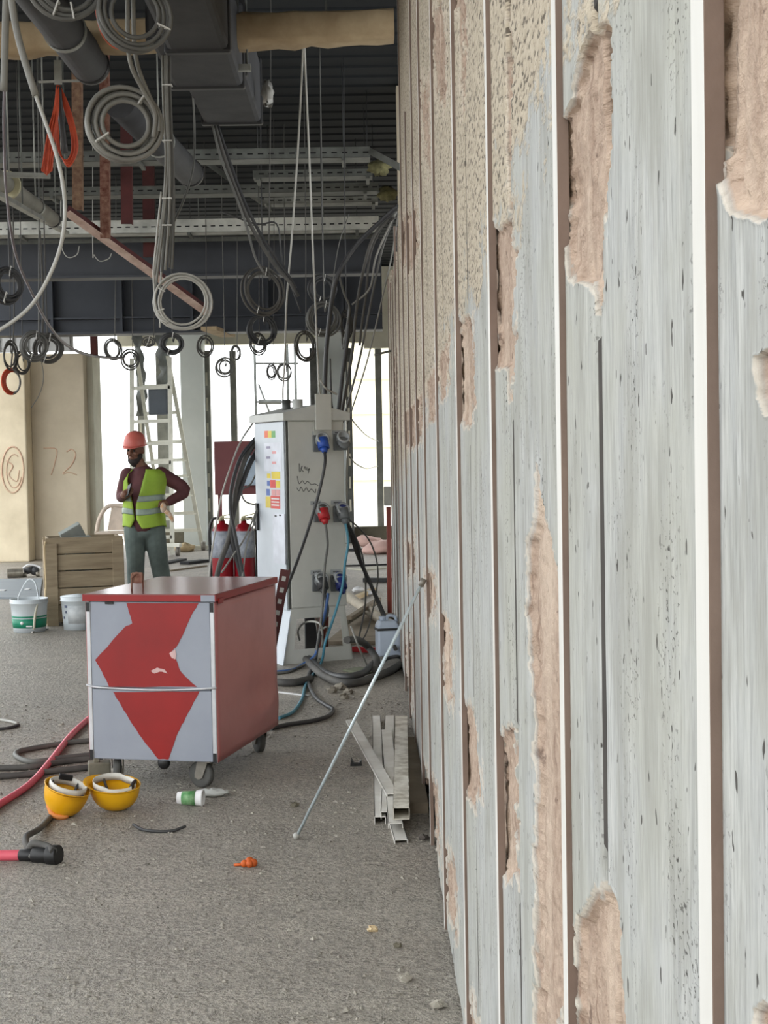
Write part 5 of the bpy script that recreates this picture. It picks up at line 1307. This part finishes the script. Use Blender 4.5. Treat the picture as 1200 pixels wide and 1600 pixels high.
m = MB()
for (px, py) in ((442, 978), (448, 990), (436, 985)):
    q = F(px, py); m.ball(q + Vector((0, .05, .06)), .06, 12, 8)
tag(m.obj('plastic_bag', M_WHITEC), 'crumpled pale bag between the box and the cabinet', 'bag')

# ================================================================== NEAR FLOOR THINGS
# leaning rod
e = thing('threaded_rod', 'thin steel rod leaning from the floor against the wall', 'rod', F(463, 1310))
a = F(463, 1311); b = WX(661, 908, W - .012)
m = MB(); m.tube([a + Vector((0, 0, .006)), b], .006, 10, 1); m.obj('rod', mk('blueish_bright_steel', (206, 218, 222), .35, .4, (180, 194, 198), 12), e, world=True)
m = MB(); m.ball(a + Vector((0, 0, .012)), .013, 10, 8); m.obj('foot_nut', M_WHITEC, e, world=True)
dv = (b - a).normalized(); m = MB(); m.cyl(b - dv * .02, b + dv * .008, .011, 10); m.obj('top_coupling', M_CAST, e, world=True)
# metal studs along the wall
M_STUD = mk('galvanised_stud', (232, 231, 226), .5, .1, (206, 203, 195), 7)
M_STUDD = mk('plaster_spotted_stud', (236, 233, 222), .6, .0, (170, 162, 146), 16)
def stud(label, pa, pb, wd, h_, mm, z=0., hollow=True):
    a_ = F(*pa, z + h_); b_ = F(*pb, z + h_)
    ax = (b_ - a_).normalized(); sd = ax.cross(Vector((0, 0, 1))).normalized()
    e = thing('metal_stud', label, 'metal profile', (a_.x, a_.y, 0), group='metal profiles by the wall')
    t_ = .0025
    m = MB(); dn = Vector((0, 0, -h_))
    m.prism([a_ - sd * wd / 2, a_ + sd * wd / 2, b_ + sd * wd / 2, b_ - sd * wd / 2], Vector((0, 0, -t_))); m.obj('web', mm, e, world=True)
    for s_ in (-1, 1):
        m = MB(); o_ = sd * (s_ * (wd / 2 - t_ / 2)); m.prism([a_ + o_ - sd * t_ / 2, a_ + o_ + sd * t_ / 2, b_ + o_ + sd * t_ / 2, b_ + o_ - sd * t_ / 2], dn); m.obj('flange', mm, e, world=True)
    if hollow:
        m = MB(); m.prism([a_ - sd * wd / 2 + dn, a_ + sd * wd / 2 + dn, b_ + sd * wd / 2 + dn, b_ - sd * wd / 2 + dn], Vector((0, 0, t_))); m.obj('bottom_web', mm, e, world=True)
    return e
stud('plaster spotted box profile, nearest the wall and topmost', (627, 1262), (627, 1118), .062, .045, M_STUDD, .06)
stud('grey profile lying beside the topmost box profile', (605, 1268), (609, 1118), .05, .03, M_STUD, .02, False)
stud('outer grey profile, leftmost of the straight ones', (594, 1276), (588, 1118), .045, .03, M_STUD, .0, False)
stud('lower profile sticking out under the box profile', (618, 1286), (604, 1140), .055, .02, M_STUD, .035, False)
stud('profile end slanting out furthest from the bundle', (627, 1312), (596, 1210), .05, .015, M_STUD, .0, False)
stud('profile lying slantwise across the bundle', (614, 1240), (548, 1124), .05, .012, M_STUD, .055, False)
m = MB(); q = F(622, 1270); m.bx(q.x - .0, q.x + .12, q.y - .02, q.y + 1.3, 0, .045); tag(m.obj('timber_block', M_PLY), 'timber the metal profiles lie on', 'timber')

# hard hats lying upside down
M_HAT = mk('yellow_hard_hat', (234, 178, 22), .35, 0, (222, 160, 14), 3)
M_HATW = mk('white_headband', (226, 224, 216), .5)
def hard_hat(name, label, base, rot, mat_, liner=True, scale=1., group=None, cat='hard hat', band=None):
    """local: dome up, brim at z=0, peak towards -y"""
    e = thing(name, label, cat, base, rot=rot, group=group); e.scale = (scale,) * 3
    L, B, H_ = .14, .112, .145
    def shell(off):
        vs = []; fs = []; nr, ns = 12, 40
        for i in range(nr + 1):
            th = math.pi / 2 * i / nr
            for k in range(ns):
                a_ = 2 * math.pi * k / ns; rr = math.cos(th) ** .8 if i < nr else .0
                ridge = .004 * math.exp(-((math.cos(a_)) / .16) ** 2) * (1 if off == 0 else 0)
                vs.append(((B - off) * rr * math.cos(a_), (L - off) * rr * math.sin(a_), (H_ - off) * math.sin(th) ** .95 + ridge * math.sin(th)))
        for i in range(nr):
            for k in range(ns): fs.append((i * ns + k, i * ns + (k + 1) % ns, (i + 1) * ns + (k + 1) % ns, (i + 1) * ns + k))
        return vs, fs
    m = MB(); v_, f_ = shell(0); m.add(v_, f_, 0, True); v_, f_ = shell(.004); m.add(v_, [q[::-1] for q in f_], 0, True); m.obj('shell', mat_, e)
    vs = []; fs = []; ns = 40
    for k in range(ns):
        a_ = 2 * math.pi * k / ns; fr = max(0, -math.sin(a_)) ** 3
        ex = .006 + .032 * fr
        for s_, z_ in ((0, .002), (1, -.006 - .012 * fr)):
            vs.append(((B - .003 + ex * s_) * math.cos(a_), (L - .003 + ex * s_) * math.sin(a_), z_))
    for k in range(ns): j = (k + 1) % ns; fs.append((2 * k, 2 * j, 2 * j + 1, 2 * k + 1))
    m = MB(); m.add(vs, fs, 0, True); o = m.obj('brim', mat_, e); s_ = o.modifiers.new('t', 'SOLIDIFY'); s_.thickness = .004
    if liner:
        m = MB(); pts = [((B - .018) * math.cos(a_), (L - .02) * math.sin(a_), -.004 + (.012 if math.sin(a_) > 0 else 0)) for a_ in np.linspace(0, 2 * math.pi, 24, endpoint=False)]
        vs = []; fs = []
        for p_ in pts: vs += [(p_[0], p_[1], p_[2] - .022), (p_[0], p_[1], p_[2] + .02)]
        for k in range(24): j = (k + 1) % 24; fs.append((2 * k, 2 * j, 2 * j + 1, 2 * k + 1))
        m.add(vs, fs, 0, True); o = m.obj('headband', M_HATW, e); s_ = o.modifiers.new('t', 'SOLIDIFY'); s_.thickness = .003
        for a_ in (R(45), R(135)):
            m = MB(); m.tube([((B - .016) * math.cos(a_) * c_, (L - .016) * math.sin(a_) * c_, .1 * (1 - c_ * c_) + .004) for c_ in np.linspace(-1, 1, 9)], .008, 6, 2); m.obj('cradle_strap', M_BLACKC, e)
        m = MB(); m.box((0, L - .03, -.012), (.07, .016, .03)); m.obj('ratchet', M_BLACK, e, bevel=.004)
    return e
sc = .74
q = F(107, 1274); hard_hat('hard_hat', 'yellow hard hat upside down with a black and white liner, left one', (q.x, q.y, .116), (R(180 - 8), R(-14), R(200)), M_HAT, True, .8, 'yellow hard hats')
q = F(180, 1266); hh2 = hard_hat('hard_hat', 'yellow hard hat upside down with a white headband sticking out, right one', (q.x, q.y, .106), (R(180 + 4), R(-12), R(80)), M_HAT, True, sc, 'yellow hard hats')
m = MB(); q = F(88, 1278)
m.tube([q + Vector((-.03, 0, .055)), q + Vector((-.01, -.02, .02)), q + Vector((.02, -.03, .01)), q + Vector((.045, -.02, .012)), q + Vector((.03, -.01, .022)), q + Vector((-.005, -.005, .03))], .011, 8, 5)
tag(m.obj('chin_strap', mk('orange_strap', (224, 140, 70), .6)), 'orange strap end at the foot of the left hard hat', 'strap')
# hose, plug and cables at the left
M_HOSE = mk('pink_red_hose', (222, 96, 112), .5, 0, (200, 82, 98), 3)
fl_cable('pink red hose running from behind the box to the left edge', [(160, 1108), (140, 1122), (110, 1150), (80, 1188), (48, 1224), (0, 1256), (-60, 1290), (-240, 1330), (-600, 1300)], .0155, M_HOSE, name='hose', cat='hose', group=None)
e = thing('hose_coupling', 'black hose coupling on the end of a pink hose, left edge', 'coupling', F(66, 1340))
q0 = F(-500, 1344, .02); q1 = F(36, 1336, .02); q2 = F(92, 1336, .03)
m = MB(); m.tube([q0, q1], .019, 14, 1, cap=False); m.obj('hose_end', M_HOSE, e, world=True)
m = MB(); m.cyl(q1 - Vector((.01, 0, 0)), q1 + (q2 - q1) * .35, .022, 14); m.cyl(q1 + (q2 - q1) * .3, q1 + (q2 - q1) * .8, .028, 14); m.cyl(q1 + (q2 - q1) * .72, q2, .036, 16); m.obj('coupling_body', M_BLACK, e, world=True, bevel=.003)
m = MB(); m.tube([q1 + Vector((.03, -.03, .005)), q1 + Vector((.07, -.04, .0)), q1 + Vector((.1, -.035, .01))], .008, 6, 3); m.obj('lever', M_GREYC2, e, world=True)
m = MB(); m.tube([F(46, 1328, .03), F(40, 1316, .045), F(42, 1306, .04), F(60, 1296, .02), F(76, 1280, .01), F(80, 1274, .01)], .0125, 8, 5); m.obj('grey_whip', M_DUSTC, e, world=True)
m = MB(); m.tube([F(44, 1330, .03), F(52, 1318, .06), F(72, 1322, .055), F(84, 1330, .05)], .014, 8, 4); m.obj('rubber_sleeve', M_DUSTC, e, world=True)
fl_cable('light grey cable looped on the floor behind the box', [(150, 1156), (110, 1160), (70, 1166), (30, 1174), (26, 1182), (50, 1190), (100, 1184), (150, 1178)], .013, M_GREYC2)
fl_cable('dark dusty cable running along the floor to the left edge, upper one', [(160, 1184), (100, 1190), (50, 1198), (0, 1200), (-50, 1202), (-400, 1210), (-800, 1180)], .014, M_DUSTC)
fl_cable('dark dusty cable running along the floor to the left edge, lower one', [(150, 1198), (90, 1204), (40, 1210), (0, 1213), (-50, 1216), (-400, 1230), (-800, 1200)], .014, M_DUSTC)
fl_cable('pale strip on the floor at the left edge', [(-20, 1122), (10, 1126), (28, 1130)], .008, M_WHITEC, cat='strip', name='strip', group=None)
fl_cable('dark strip under the pale strip at the left edge', [(-20, 1140), (10, 1138), (30, 1133)], .008, M_BLACKC, cat='strip', name='strip', group=None)
# box under the cart: a dusty block by the front left castor
q = F(150, 1216); m = MB(); m.box(q + Vector((.01, .03, .035)), (.10, .08, .07), Matrix.Rotation(R(12), 3, 'Z')); m.box(q + Vector((.0, .02, .082)), (.03, .03, .03), Matrix.Rotation(R(12), 3, 'Z'))
tag(m.obj('battery_block', mk('dusty_grey_block', (132, 128, 112), .8, 0, (104, 100, 88), 9), bevel=.006), 'dusty grey block behind the right hard hat', 'block')
# cup and bag
e = thing('paper_cup', 'crushed small cup with a green print on the floor', 'cup', F(294, 1262), group=None)
q = F(278, 1258, .0) + Vector((0, 0, .0)); ax = Vector((1, -.12, 0)).normalized(); qz = Vector((0, 0, .03)); tq = ax.to_track_quat('Z', 'Y').to_matrix()
m = MB(); m.lathe([(.024, 0), (.025, .0), (.032, .10), (.034, .102), (.034, .108), (.031, .108), (.022, .004), (0, .004)], q + qz, 24, tq); m.obj('cup_wall', M_PAPER, e, world=True)
m = MB(); m.lathe([(.0263, .02), (.0268, .02), (.0315, .078), (.0310, .078)], q + qz, 24, tq); m.obj('green_print', mk('green_cup_print', (70, 140, 76), .6, 0, (160, 190, 150), 25), e, world=True)
q = F(330, 1246); m = MB(); m.ball(q + Vector((0, .02, .012)), (.075, .03, .014), 14, 8)
for p_ in m.v: p_ += Vector((0, 0, max(0, rnd.uniform(-.006, .012)))); p_.z = max(.001, p_.z)
tag(m.obj('plastic_wrap', mk('clear_wrap', (206, 208, 204), .3)), 'scrap of clear plastic wrap beside the small cup', 'scrap')
fl_cable('black strip of rubber lying in front of the hard hats', [(208, 1288), (222, 1296), (246, 1299), (270, 1298), (290, 1291)], .006, M_BLACKC, [.012, .006, .006, .006, .014], cat='strip', name='rubber_strip', group=None)
q = F(388, 1354); m = MB()
for dx, dy, r_ in ((-.014, 0, .013), (.004, .01, .017), (.018, 0, .015), (.006, -.008, .014)): m.ball(q + Vector((dx, dy, r_ * .85)), r_, 10, 7)
m.tube([q + Vector((-.05, .01, .004)), q + Vector((-.02, 0, .008))], .005, 6, 1)
tag(m.obj('orange_peel', mk('orange_lump', (206, 96, 28), .6, 0, (180, 78, 20), 30)), 'small orange lump on the bare near floor', 'lump')
q = F(556, 1198); m = MB(); m.prism([q + Vector((-.026, 0, .004)), q + Vector((.028, 0, .004)), q + Vector((.026, 0, .03)), q + Vector((.012, 0, .014)), q + Vector((-.006, 0, .014)), q + Vector((-.02, 0, .036))], (0, .03, 0))
tag(m.obj('plastic_clip', M_BLACK), 'black plastic clip on the floor left of the metal profiles', 'clip')
def pebble(label, px, py, r_, mm=None):
    q = F(px, py); m = MB(); m.ball(q + Vector((0, 0, r_ * .4)), (r_, r_ * .8, r_ * .5), 9, 7)
    for p_ in m.v: p_ += Vector((rnd.uniform(-1, 1), rnd.uniform(-1, 1), rnd.uniform(-1, 1))) * r_ * .3
    for p_ in m.v: p_.z = max(.0, p_.z)
    tag(m.obj('stone', mm or M_KERB, smooth=False), label, 'stone', 'loose stones')
pebble('dark stone on the floor left of the leaning rod foot', 460, 1260, .018)
pebble('grey stone on the floor near the wall at the bottom', 621, 1480, .012)
pebble('flat beige chip on the near floor before the wall', 582, 1455, .016, M_WOODL)
pebble('pale chip of plaster lying near the wall foot', 633, 1532, .02, mk('pale_plaster_chip', (176, 170, 158), .9))
pebble('beige plaster chip in the bottom corner by the wall', 684, 1575, .02, MATS['pale_plaster_chip'])
pebble('dark clod at the foot of the wall, beside the profiles', 662, 1312, .02, M_BACK)
for k, (px, py) in enumerate(((520, 1082), (532, 1078), (545, 1084), (538, 1092), (568, 1092))):
    pebble(('grey clod left in the small heap before the cabinet', 'grey clod at the back of the small heap', 'grey clod right in the small heap before the cabinet', 'grey clod at the front of the small heap', 'grey clod lying apart to the right of the small heap')[k], px, py, (.034, .04, .03, .032, .022)[k], mk('dusty_clod', (150, 144, 132), .95, 0, (126, 120, 110), 20, bump=.5))

# ---- grit on the floor: nobody could count it
g = np.random.default_rng(5)
n = 9000
yy = 3.3 + 5.0 * g.random(n) ** 1.25; xx = g.uniform(-2.6, .2, n)
keep = xx < .19; xx = xx[keep]; yy = yy[keep]; n = len(xx)
dens = fbm(xx * .8, yy * .6, 3, 3); keep = dens + g.uniform(-.5, .8, n) > -.1; xx = xx[keep]; yy = yy[keep]; n = len(xx)
oc = np.array([(1, 0, 0), (-1, 0, 0), (0, 1, 0), (0, -1, 0), (0, 0, 1), (0, 0, -.3)], float)
of = np.array([(0, 2, 4), (2, 1, 4), (1, 3, 4), (3, 0, 4), (2, 0, 5), (1, 2, 5), (3, 1, 5), (0, 3, 5)])
sz = .0026 + .0066 * g.random(n) ** 3
an = g.uniform(0, 6.28, n); el_ = g.uniform(.7, 2.0, n)
V = oc[None] * g.uniform(.7, 1.3, (n, 6, 3)) * sz[:, None, None]; V[:, :, 0] *= el_[:, None]; V[:, :, 2] *= .7
c_, s_ = np.cos(an)[:, None], np.sin(an)[:, None]
V = np.stack([V[:, :, 0] * c_ - V[:, :, 1] * s_ + xx[:, None], V[:, :, 0] * s_ + V[:, :, 1] * c_ + yy[:, None], V[:, :, 2] + (sz * .2)[:, None]], -1)
Fc = of[None] + (np.arange(n) * 6)[:, None, None]
me = bpy.data.meshes.new('grit'); me.from_pydata(V.reshape(-1, 3).tolist(), [], Fc.reshape(-1, 3).tolist())
M_GRIT = mk('floor_grit', (186, 180, 168), .95, 0, (96, 91, 84), 30); me.materials.append(M_GRIT)
o = bpy.data.objects.new('floor_grit', me); COL.objects.link(o); tag(o, 'fine grit and dust scattered over the near floor', 'grit'); o['kind'] = 'stuff'

# ================================================================== WORKER
DPER = 13.4
pg = F(228, 957); ox = P(228, 900, DPER).x
SCL = FPX / DPER
GY = 715 + CAMH * FPX / DPER + (572 - 228) * ROLL
def X(px, py): q = P(px, py, DPER); return q.x - ox
def Zp(px, py): return P(px, py, DPER).z
def J(px, py, y=0.): return Vector((X(px, py), y, Zp(px, py)))
M_SKIN = mk('brown_skin', (122, 84, 66), .55, 0, (106, 70, 55), 8)
M_SHIRT = mk('maroon_shirt', (96, 56, 58), .85, 0, (78, 44, 48), 6, bump=.2, bs=30)
M_JEAN = mk('grey_green_jeans', (106, 118, 114), .9, 0, (76, 88, 86), 5, bump=.25, bs=26)
M_VEST = mk('lime_vest', (160, 190, 66), .7, 0, (136, 168, 54), 4, bump=.2, bs=18)
M_REFL = mk('grey_reflective_band', (152, 168, 156), .4, 0, (126, 142, 132), 10)
M_BEARD = mk('dark_beard', (40, 36, 36), .9, 0, (58, 52, 50), 20)
M_BOOT = mk('brown_boot', (96, 68, 54), .8)
M_ORHAT = mk('red_helmet_with_haze', (214, 116, 104), .4, 0, (198, 100, 90), 3)  # red paled to salmon, backlit haze put into the colour
per = thing('person', 'worker in a red helmet paled by backlit haze and lime vest, one hand on his hip', 'person', (ox, DPER, 0))
def limb(m, pts, radii, seg=12):
    q = crom(pts, 4); n0 = len(pts); n = len(q)
    rr = [float(np.interp(i / (n - 1) * (n0 - 1), range(n0), radii)) for i in range(n)]
    m.tube(q, rr, seg, 1); 
    m.ball(q[0], rr[0], 10, 8); m.ball(q[-1], rr[-1], 10, 8)
def rem(o, vox, smooth=2, fac=.5):
    r_ = o.modifiers.new('remesh', 'REMESH'); r_.mode = 'VOXEL'; r_.voxel_size = vox; r_.use_smooth_shade = True
    s_ = o.modifiers.new('smooth', 'SMOOTH'); s_.iterations = smooth; s_.factor = fac
# joints (image right is +x, the camera looks along +y)
neck = J(222, 735, .02); head = J(212, 704, -.03)
shL = J(200, 742, -.02); shR = J(250, 741, .05)
hip = J(224, 818, .02); hipL = J(211, 826, 0); hipR = J(240, 826, .02)
knL = J(213, 880, -.04); knR = J(249, 880, .0); anL = J(212, 948, .02); anR = J(258, 946, .06); anL.z = anR.z = .09
elR = J(287, 766, .08); wrR = J(262, 786, -.02); haR = J(252, 787, -.06)
elL = J(190, 775, .0); wrL = J(199, 773, -.20); haL = J(203, 771, -.27)
chest = J(224, 765, .01)
body = MB()
limb(body, [hip, chest, neck], [.135, .145, .075]); body.ball(J(225, 748, .01), (.165, .10, .09), 14, 10)
limb(body, [neck, J(217, 722, -.01)], [.058, .055])
limb(body, [hipL, knL, anL], [.085, .058, .042]); limb(body, [hipR, knR, anR], [.085, .058, .042])
limb(body, [shR, elR, wrR], [.056, .042, .029]); limb(body, [shL, elL, wrL], [.056, .042, .029])
# head with brow, nose, jaw and ears
HR = Matrix.Rotation(R(14), 3, 'X') @ Matrix.Rotation(R(-18), 3, 'Z')
def H(x, y, z): return head + HR @ Vector((x, y, z))
body.ball(H(0, .012, .025), (.076, .096, .105), 18, 14, 0, HR); body.ball(H(0, -.022, -.06), (.056, .066, .058), 14, 10, 0, HR)
body.tube([H(0, -.088, .03), H(0, -.112, -.012), H(0, -.092, -.026)], [.009, .016, .012], 8, 4); body.ball(H(0, -.112, -.014), .016, 8, 6)
body.ball(H(0, -.082, .04), (.05, .016, .012), 10, 6, 0, HR)
for s_ in (-1, 1): body.ball(H(s_ * .077, .012, .0), (.012, .022, .034), 8, 6, 0, HR); body.ball(H(s_ * .04, -.066, -.012), (.022, .02, .02), 8, 6, 0, HR)
body.ball(H(0, -.088, -.052), (.026, .012, .011), 8, 6, 0, HR)
def hand(wr, ha, fdir, spread, thumb, curl):
    body.ball((wr + ha) / 2, .038, 10, 8); pd_ = (ha - wr).normalized(); body.ball(ha, (.04, .04, .034), 10, 8)
    for k in range(4):
        L_ = (.068, .078, .074, .058)[k]; b0 = ha + spread * ((k - 1.5) * .021)
        b1 = b0 + fdir * L_ * .5; b2 = b1 + (fdir + curl).normalized() * L_ * .42; b3 = b2 + (fdir + curl * 2).normalized() * L_ * .3
        limb(body, [b0, b1, b2, b3], [.0115, .0105, .0095, .008], 8)
    t0 = wr.lerp(ha, .55); limb(body, [t0, t0 + thumb * .045, t0 + (thumb + fdir * .8).normalized() * .075], [.014, .0115, .009], 8)
hand(wrR, haR, Vector((-.6, -.2, -.7)).normalized(), Vector((-.3, .8, 0)).normalized(), Vector((-.5, .6, .5)).normalized(), Vector((.3, .5, -.3)))
hand(wrL, haL, Vector((.75, -.35, .25)).normalized(), Vector((0, -.25, -.95)).normalized(), Vector((.2, -.5, .8)).normalized(), Vector((.1, .8, .1)))
bo = body.obj('body', M_SKIN, per); rem(bo, .0075, 2)
eyes = MB()
for s_ in (-1, 1): eyes.ball(H(s_ * .031, -.082, .018), .011, 8, 6)
eyes.obj('eyes', M_BLACK, per)
bd = MB(); bd.ball(H(0, -.03, -.085), (.062, .070, .045), 14, 10, 0, HR); bd.ball(H(.05, -.01, -.05), (.022, .045, .04), 10, 8, 0, HR); bd.ball(H(-.05, -.01, -.05), (.022, .045, .04), 10, 8, 0, HR); bd.ball(H(0, -.02, -.125), (.04, .045, .035), 10, 8, 0, HR)
rem(bd.obj('beard', M_BEARD, per), .009, 2)
sh = MB(); limb(sh, [hip, chest, J(223, 745, .015)], [.15, .158, .12]); sh.ball(J(225, 750, .015), (.185, .112, .085), 14, 10)
limb(sh, [shR, elR, wrR.lerp(elR, .12)], [.074, .06, .045]); limb(sh, [shL, elL, wrL.lerp(elL, .2)], [.072, .056, .042])
rem(sh.obj('shirt', M_SHIRT, per), .011, 3)
jn = MB(); jn.ball(J(225, 818, .01), (.165, .125, .1), 16, 10); jn.ball(J(225, 832, .01), (.16, .12, .09), 16, 10)
limb(jn, [hipL, knL, anL + Vector((0, 0, .03))], [.108, .085, .075]); limb(jn, [hipR, knR, anR + Vector((0, 0, .03))], [.108, .088, .078])
rem(jn.obj('jeans', M_JEAN, per), .011, 3)
for a_ in (anL, anR):
    bt = MB(); limb(bt, [a_ + Vector((0, .02, .04)), a_ + Vector((0, .01, -.04)), a_ + Vector((0, -.14, -.05))], [.058, .05, .042]); 
    for p_ in bt.v: p_.z = max(0.004, p_.z)
    rem(bt.obj('boot', M_BOOT, per), .01, 2)
# vest: open shell with a deep front opening and two bands
vs = []; fs = []; mi = []; nr, nc = 40, 44
zt_, zb_ = Zp(224, 733), Zp(224, 823)
for j in range(nr + 1):
    f_ = j / nr; z_ = zt_ + (zb_ - zt_) * f_
    cx0 = np.interp(f_, [0, .2, .6, 1], [X(226, 735), X(225, 750), X(224, 780), X(226, 820)])
    rx = np.interp(f_, [0, .08, .2, .45, .75, 1], [.14, .198, .214, .196, .200, .208]); ry = np.interp(f_, [0, .08, .2, .6, 1], [.10, .14, .165, .17, .165])
    gap = np.interp(f_, [0, .35, .6, .85, 1], [.50, .30, .09, .05, .28]); off = np.interp(f_, [0, .5, 1], [-.33, -.33, -.28])
    for i in range(nc + 1):
        a_ = -math.pi / 2 + off + gap + (2 * math.pi - 2 * gap) * i / nc
        wv = 1 + .012 * math.sin(a_ * 9 + z_ * 12)
        vs.append((cx0 + rx * wv * math.cos(a_), .01 + ry * wv * math.sin(a_), z_ - .012 * math.sin(a_ * 3) * f_))
for j in range(nr):
    f_ = (j + .5) / nr
    for i in range(nc):
        fs.append((j * (nc + 1) + i, (j + 1) * (nc + 1) + i, (j + 1) * (nc + 1) + i + 1, j * (nc + 1) + i + 1)); mi.append(f_)
vb = MB(); vb.add(vs, fs, 0, True); vo = vb.obj('safety_vest', M_VEST, per); s_ = vo.modifiers.new('t', 'SOLIDIFY'); s_.thickness = .008
for lo_, hi_ in ((.46, .545), (.68, .765)):
    rb = MB(); idx = [k for k in range(len(fs)) if lo_ < mi[k] < hi_]
    c0 = Vector((X(225, 780), .01, 0)); rb.v = [Vector((p_[0] + (p_[0] - c0.x) * .035, p_[1] + (p_[1] - c0.y) * .04, p_[2])) for p_ in vs]
    rb.f = [list(fs[k]) for k in idx]; rb.mi = [0] * len(idx); rb.sm = [True] * len(idx); ro = rb.obj('reflective_band', M_REFL, vo); s_ = ro.modifiers.new('t', 'SOLIDIFY'); s_.thickness = .004
# helmet as part of what he wears
hm = hard_hat('hard_hat', None, (0, 0, 0), (0, 0, 0), M_ORHAT, False, .92)
hm.parent = per; hm.location = H(0, .004, .052); hm.rotation_euler = (R(8), R(2), R(-18))
for c_ in list(hm.children):          # keep thing > part > sub-part: shell and brim hang directly on the person
    T_ = Matrix.LocRotScale(hm.location, hm.rotation_euler, hm.scale)
    c_.parent = per; c_.matrix_basis = T_
    c_.name = 'helmet_' + c_.name.split('.')[0]
bpy.data.objects.remove(hm)
ph_ = MB(); ph_.box(haL + Vector((.035, -.015, .035)), (.012, .07, .13), Euler((R(-20), R(25), R(30))).to_matrix())
tag(ph_.obj('phone', M_BLACK, bevel=.004, origin=per.location, ) if False else ph_.obj('phone', M_BLACK, None, origin=Vector((0, 0, 0)), bevel=.004), 'dark phone in the right hand of the worker', 'phone')
bpy.data.objects['phone'].location = (ox, DPER, 0)
gl = MB(); q_ = P(255, 790, DPER - .12); gl.ball(q_ + Vector((-.0, 0, -.02)), (.03, .03, .05), 10, 8); gl.tube([q_ + Vector((.02, 0, -.05)), q_ + Vector((.06, 0, -.09)), q_ + Vector((.09, .0, -.16))], [.025, .022, .012], 8, 4)
tag(gl.obj('work_gloves', mk('orange_white_glove', (206, 150, 96), .8, 0, (214, 206, 196), 30)), 'orange and white gloves tucked at the hip of the worker', 'gloves')
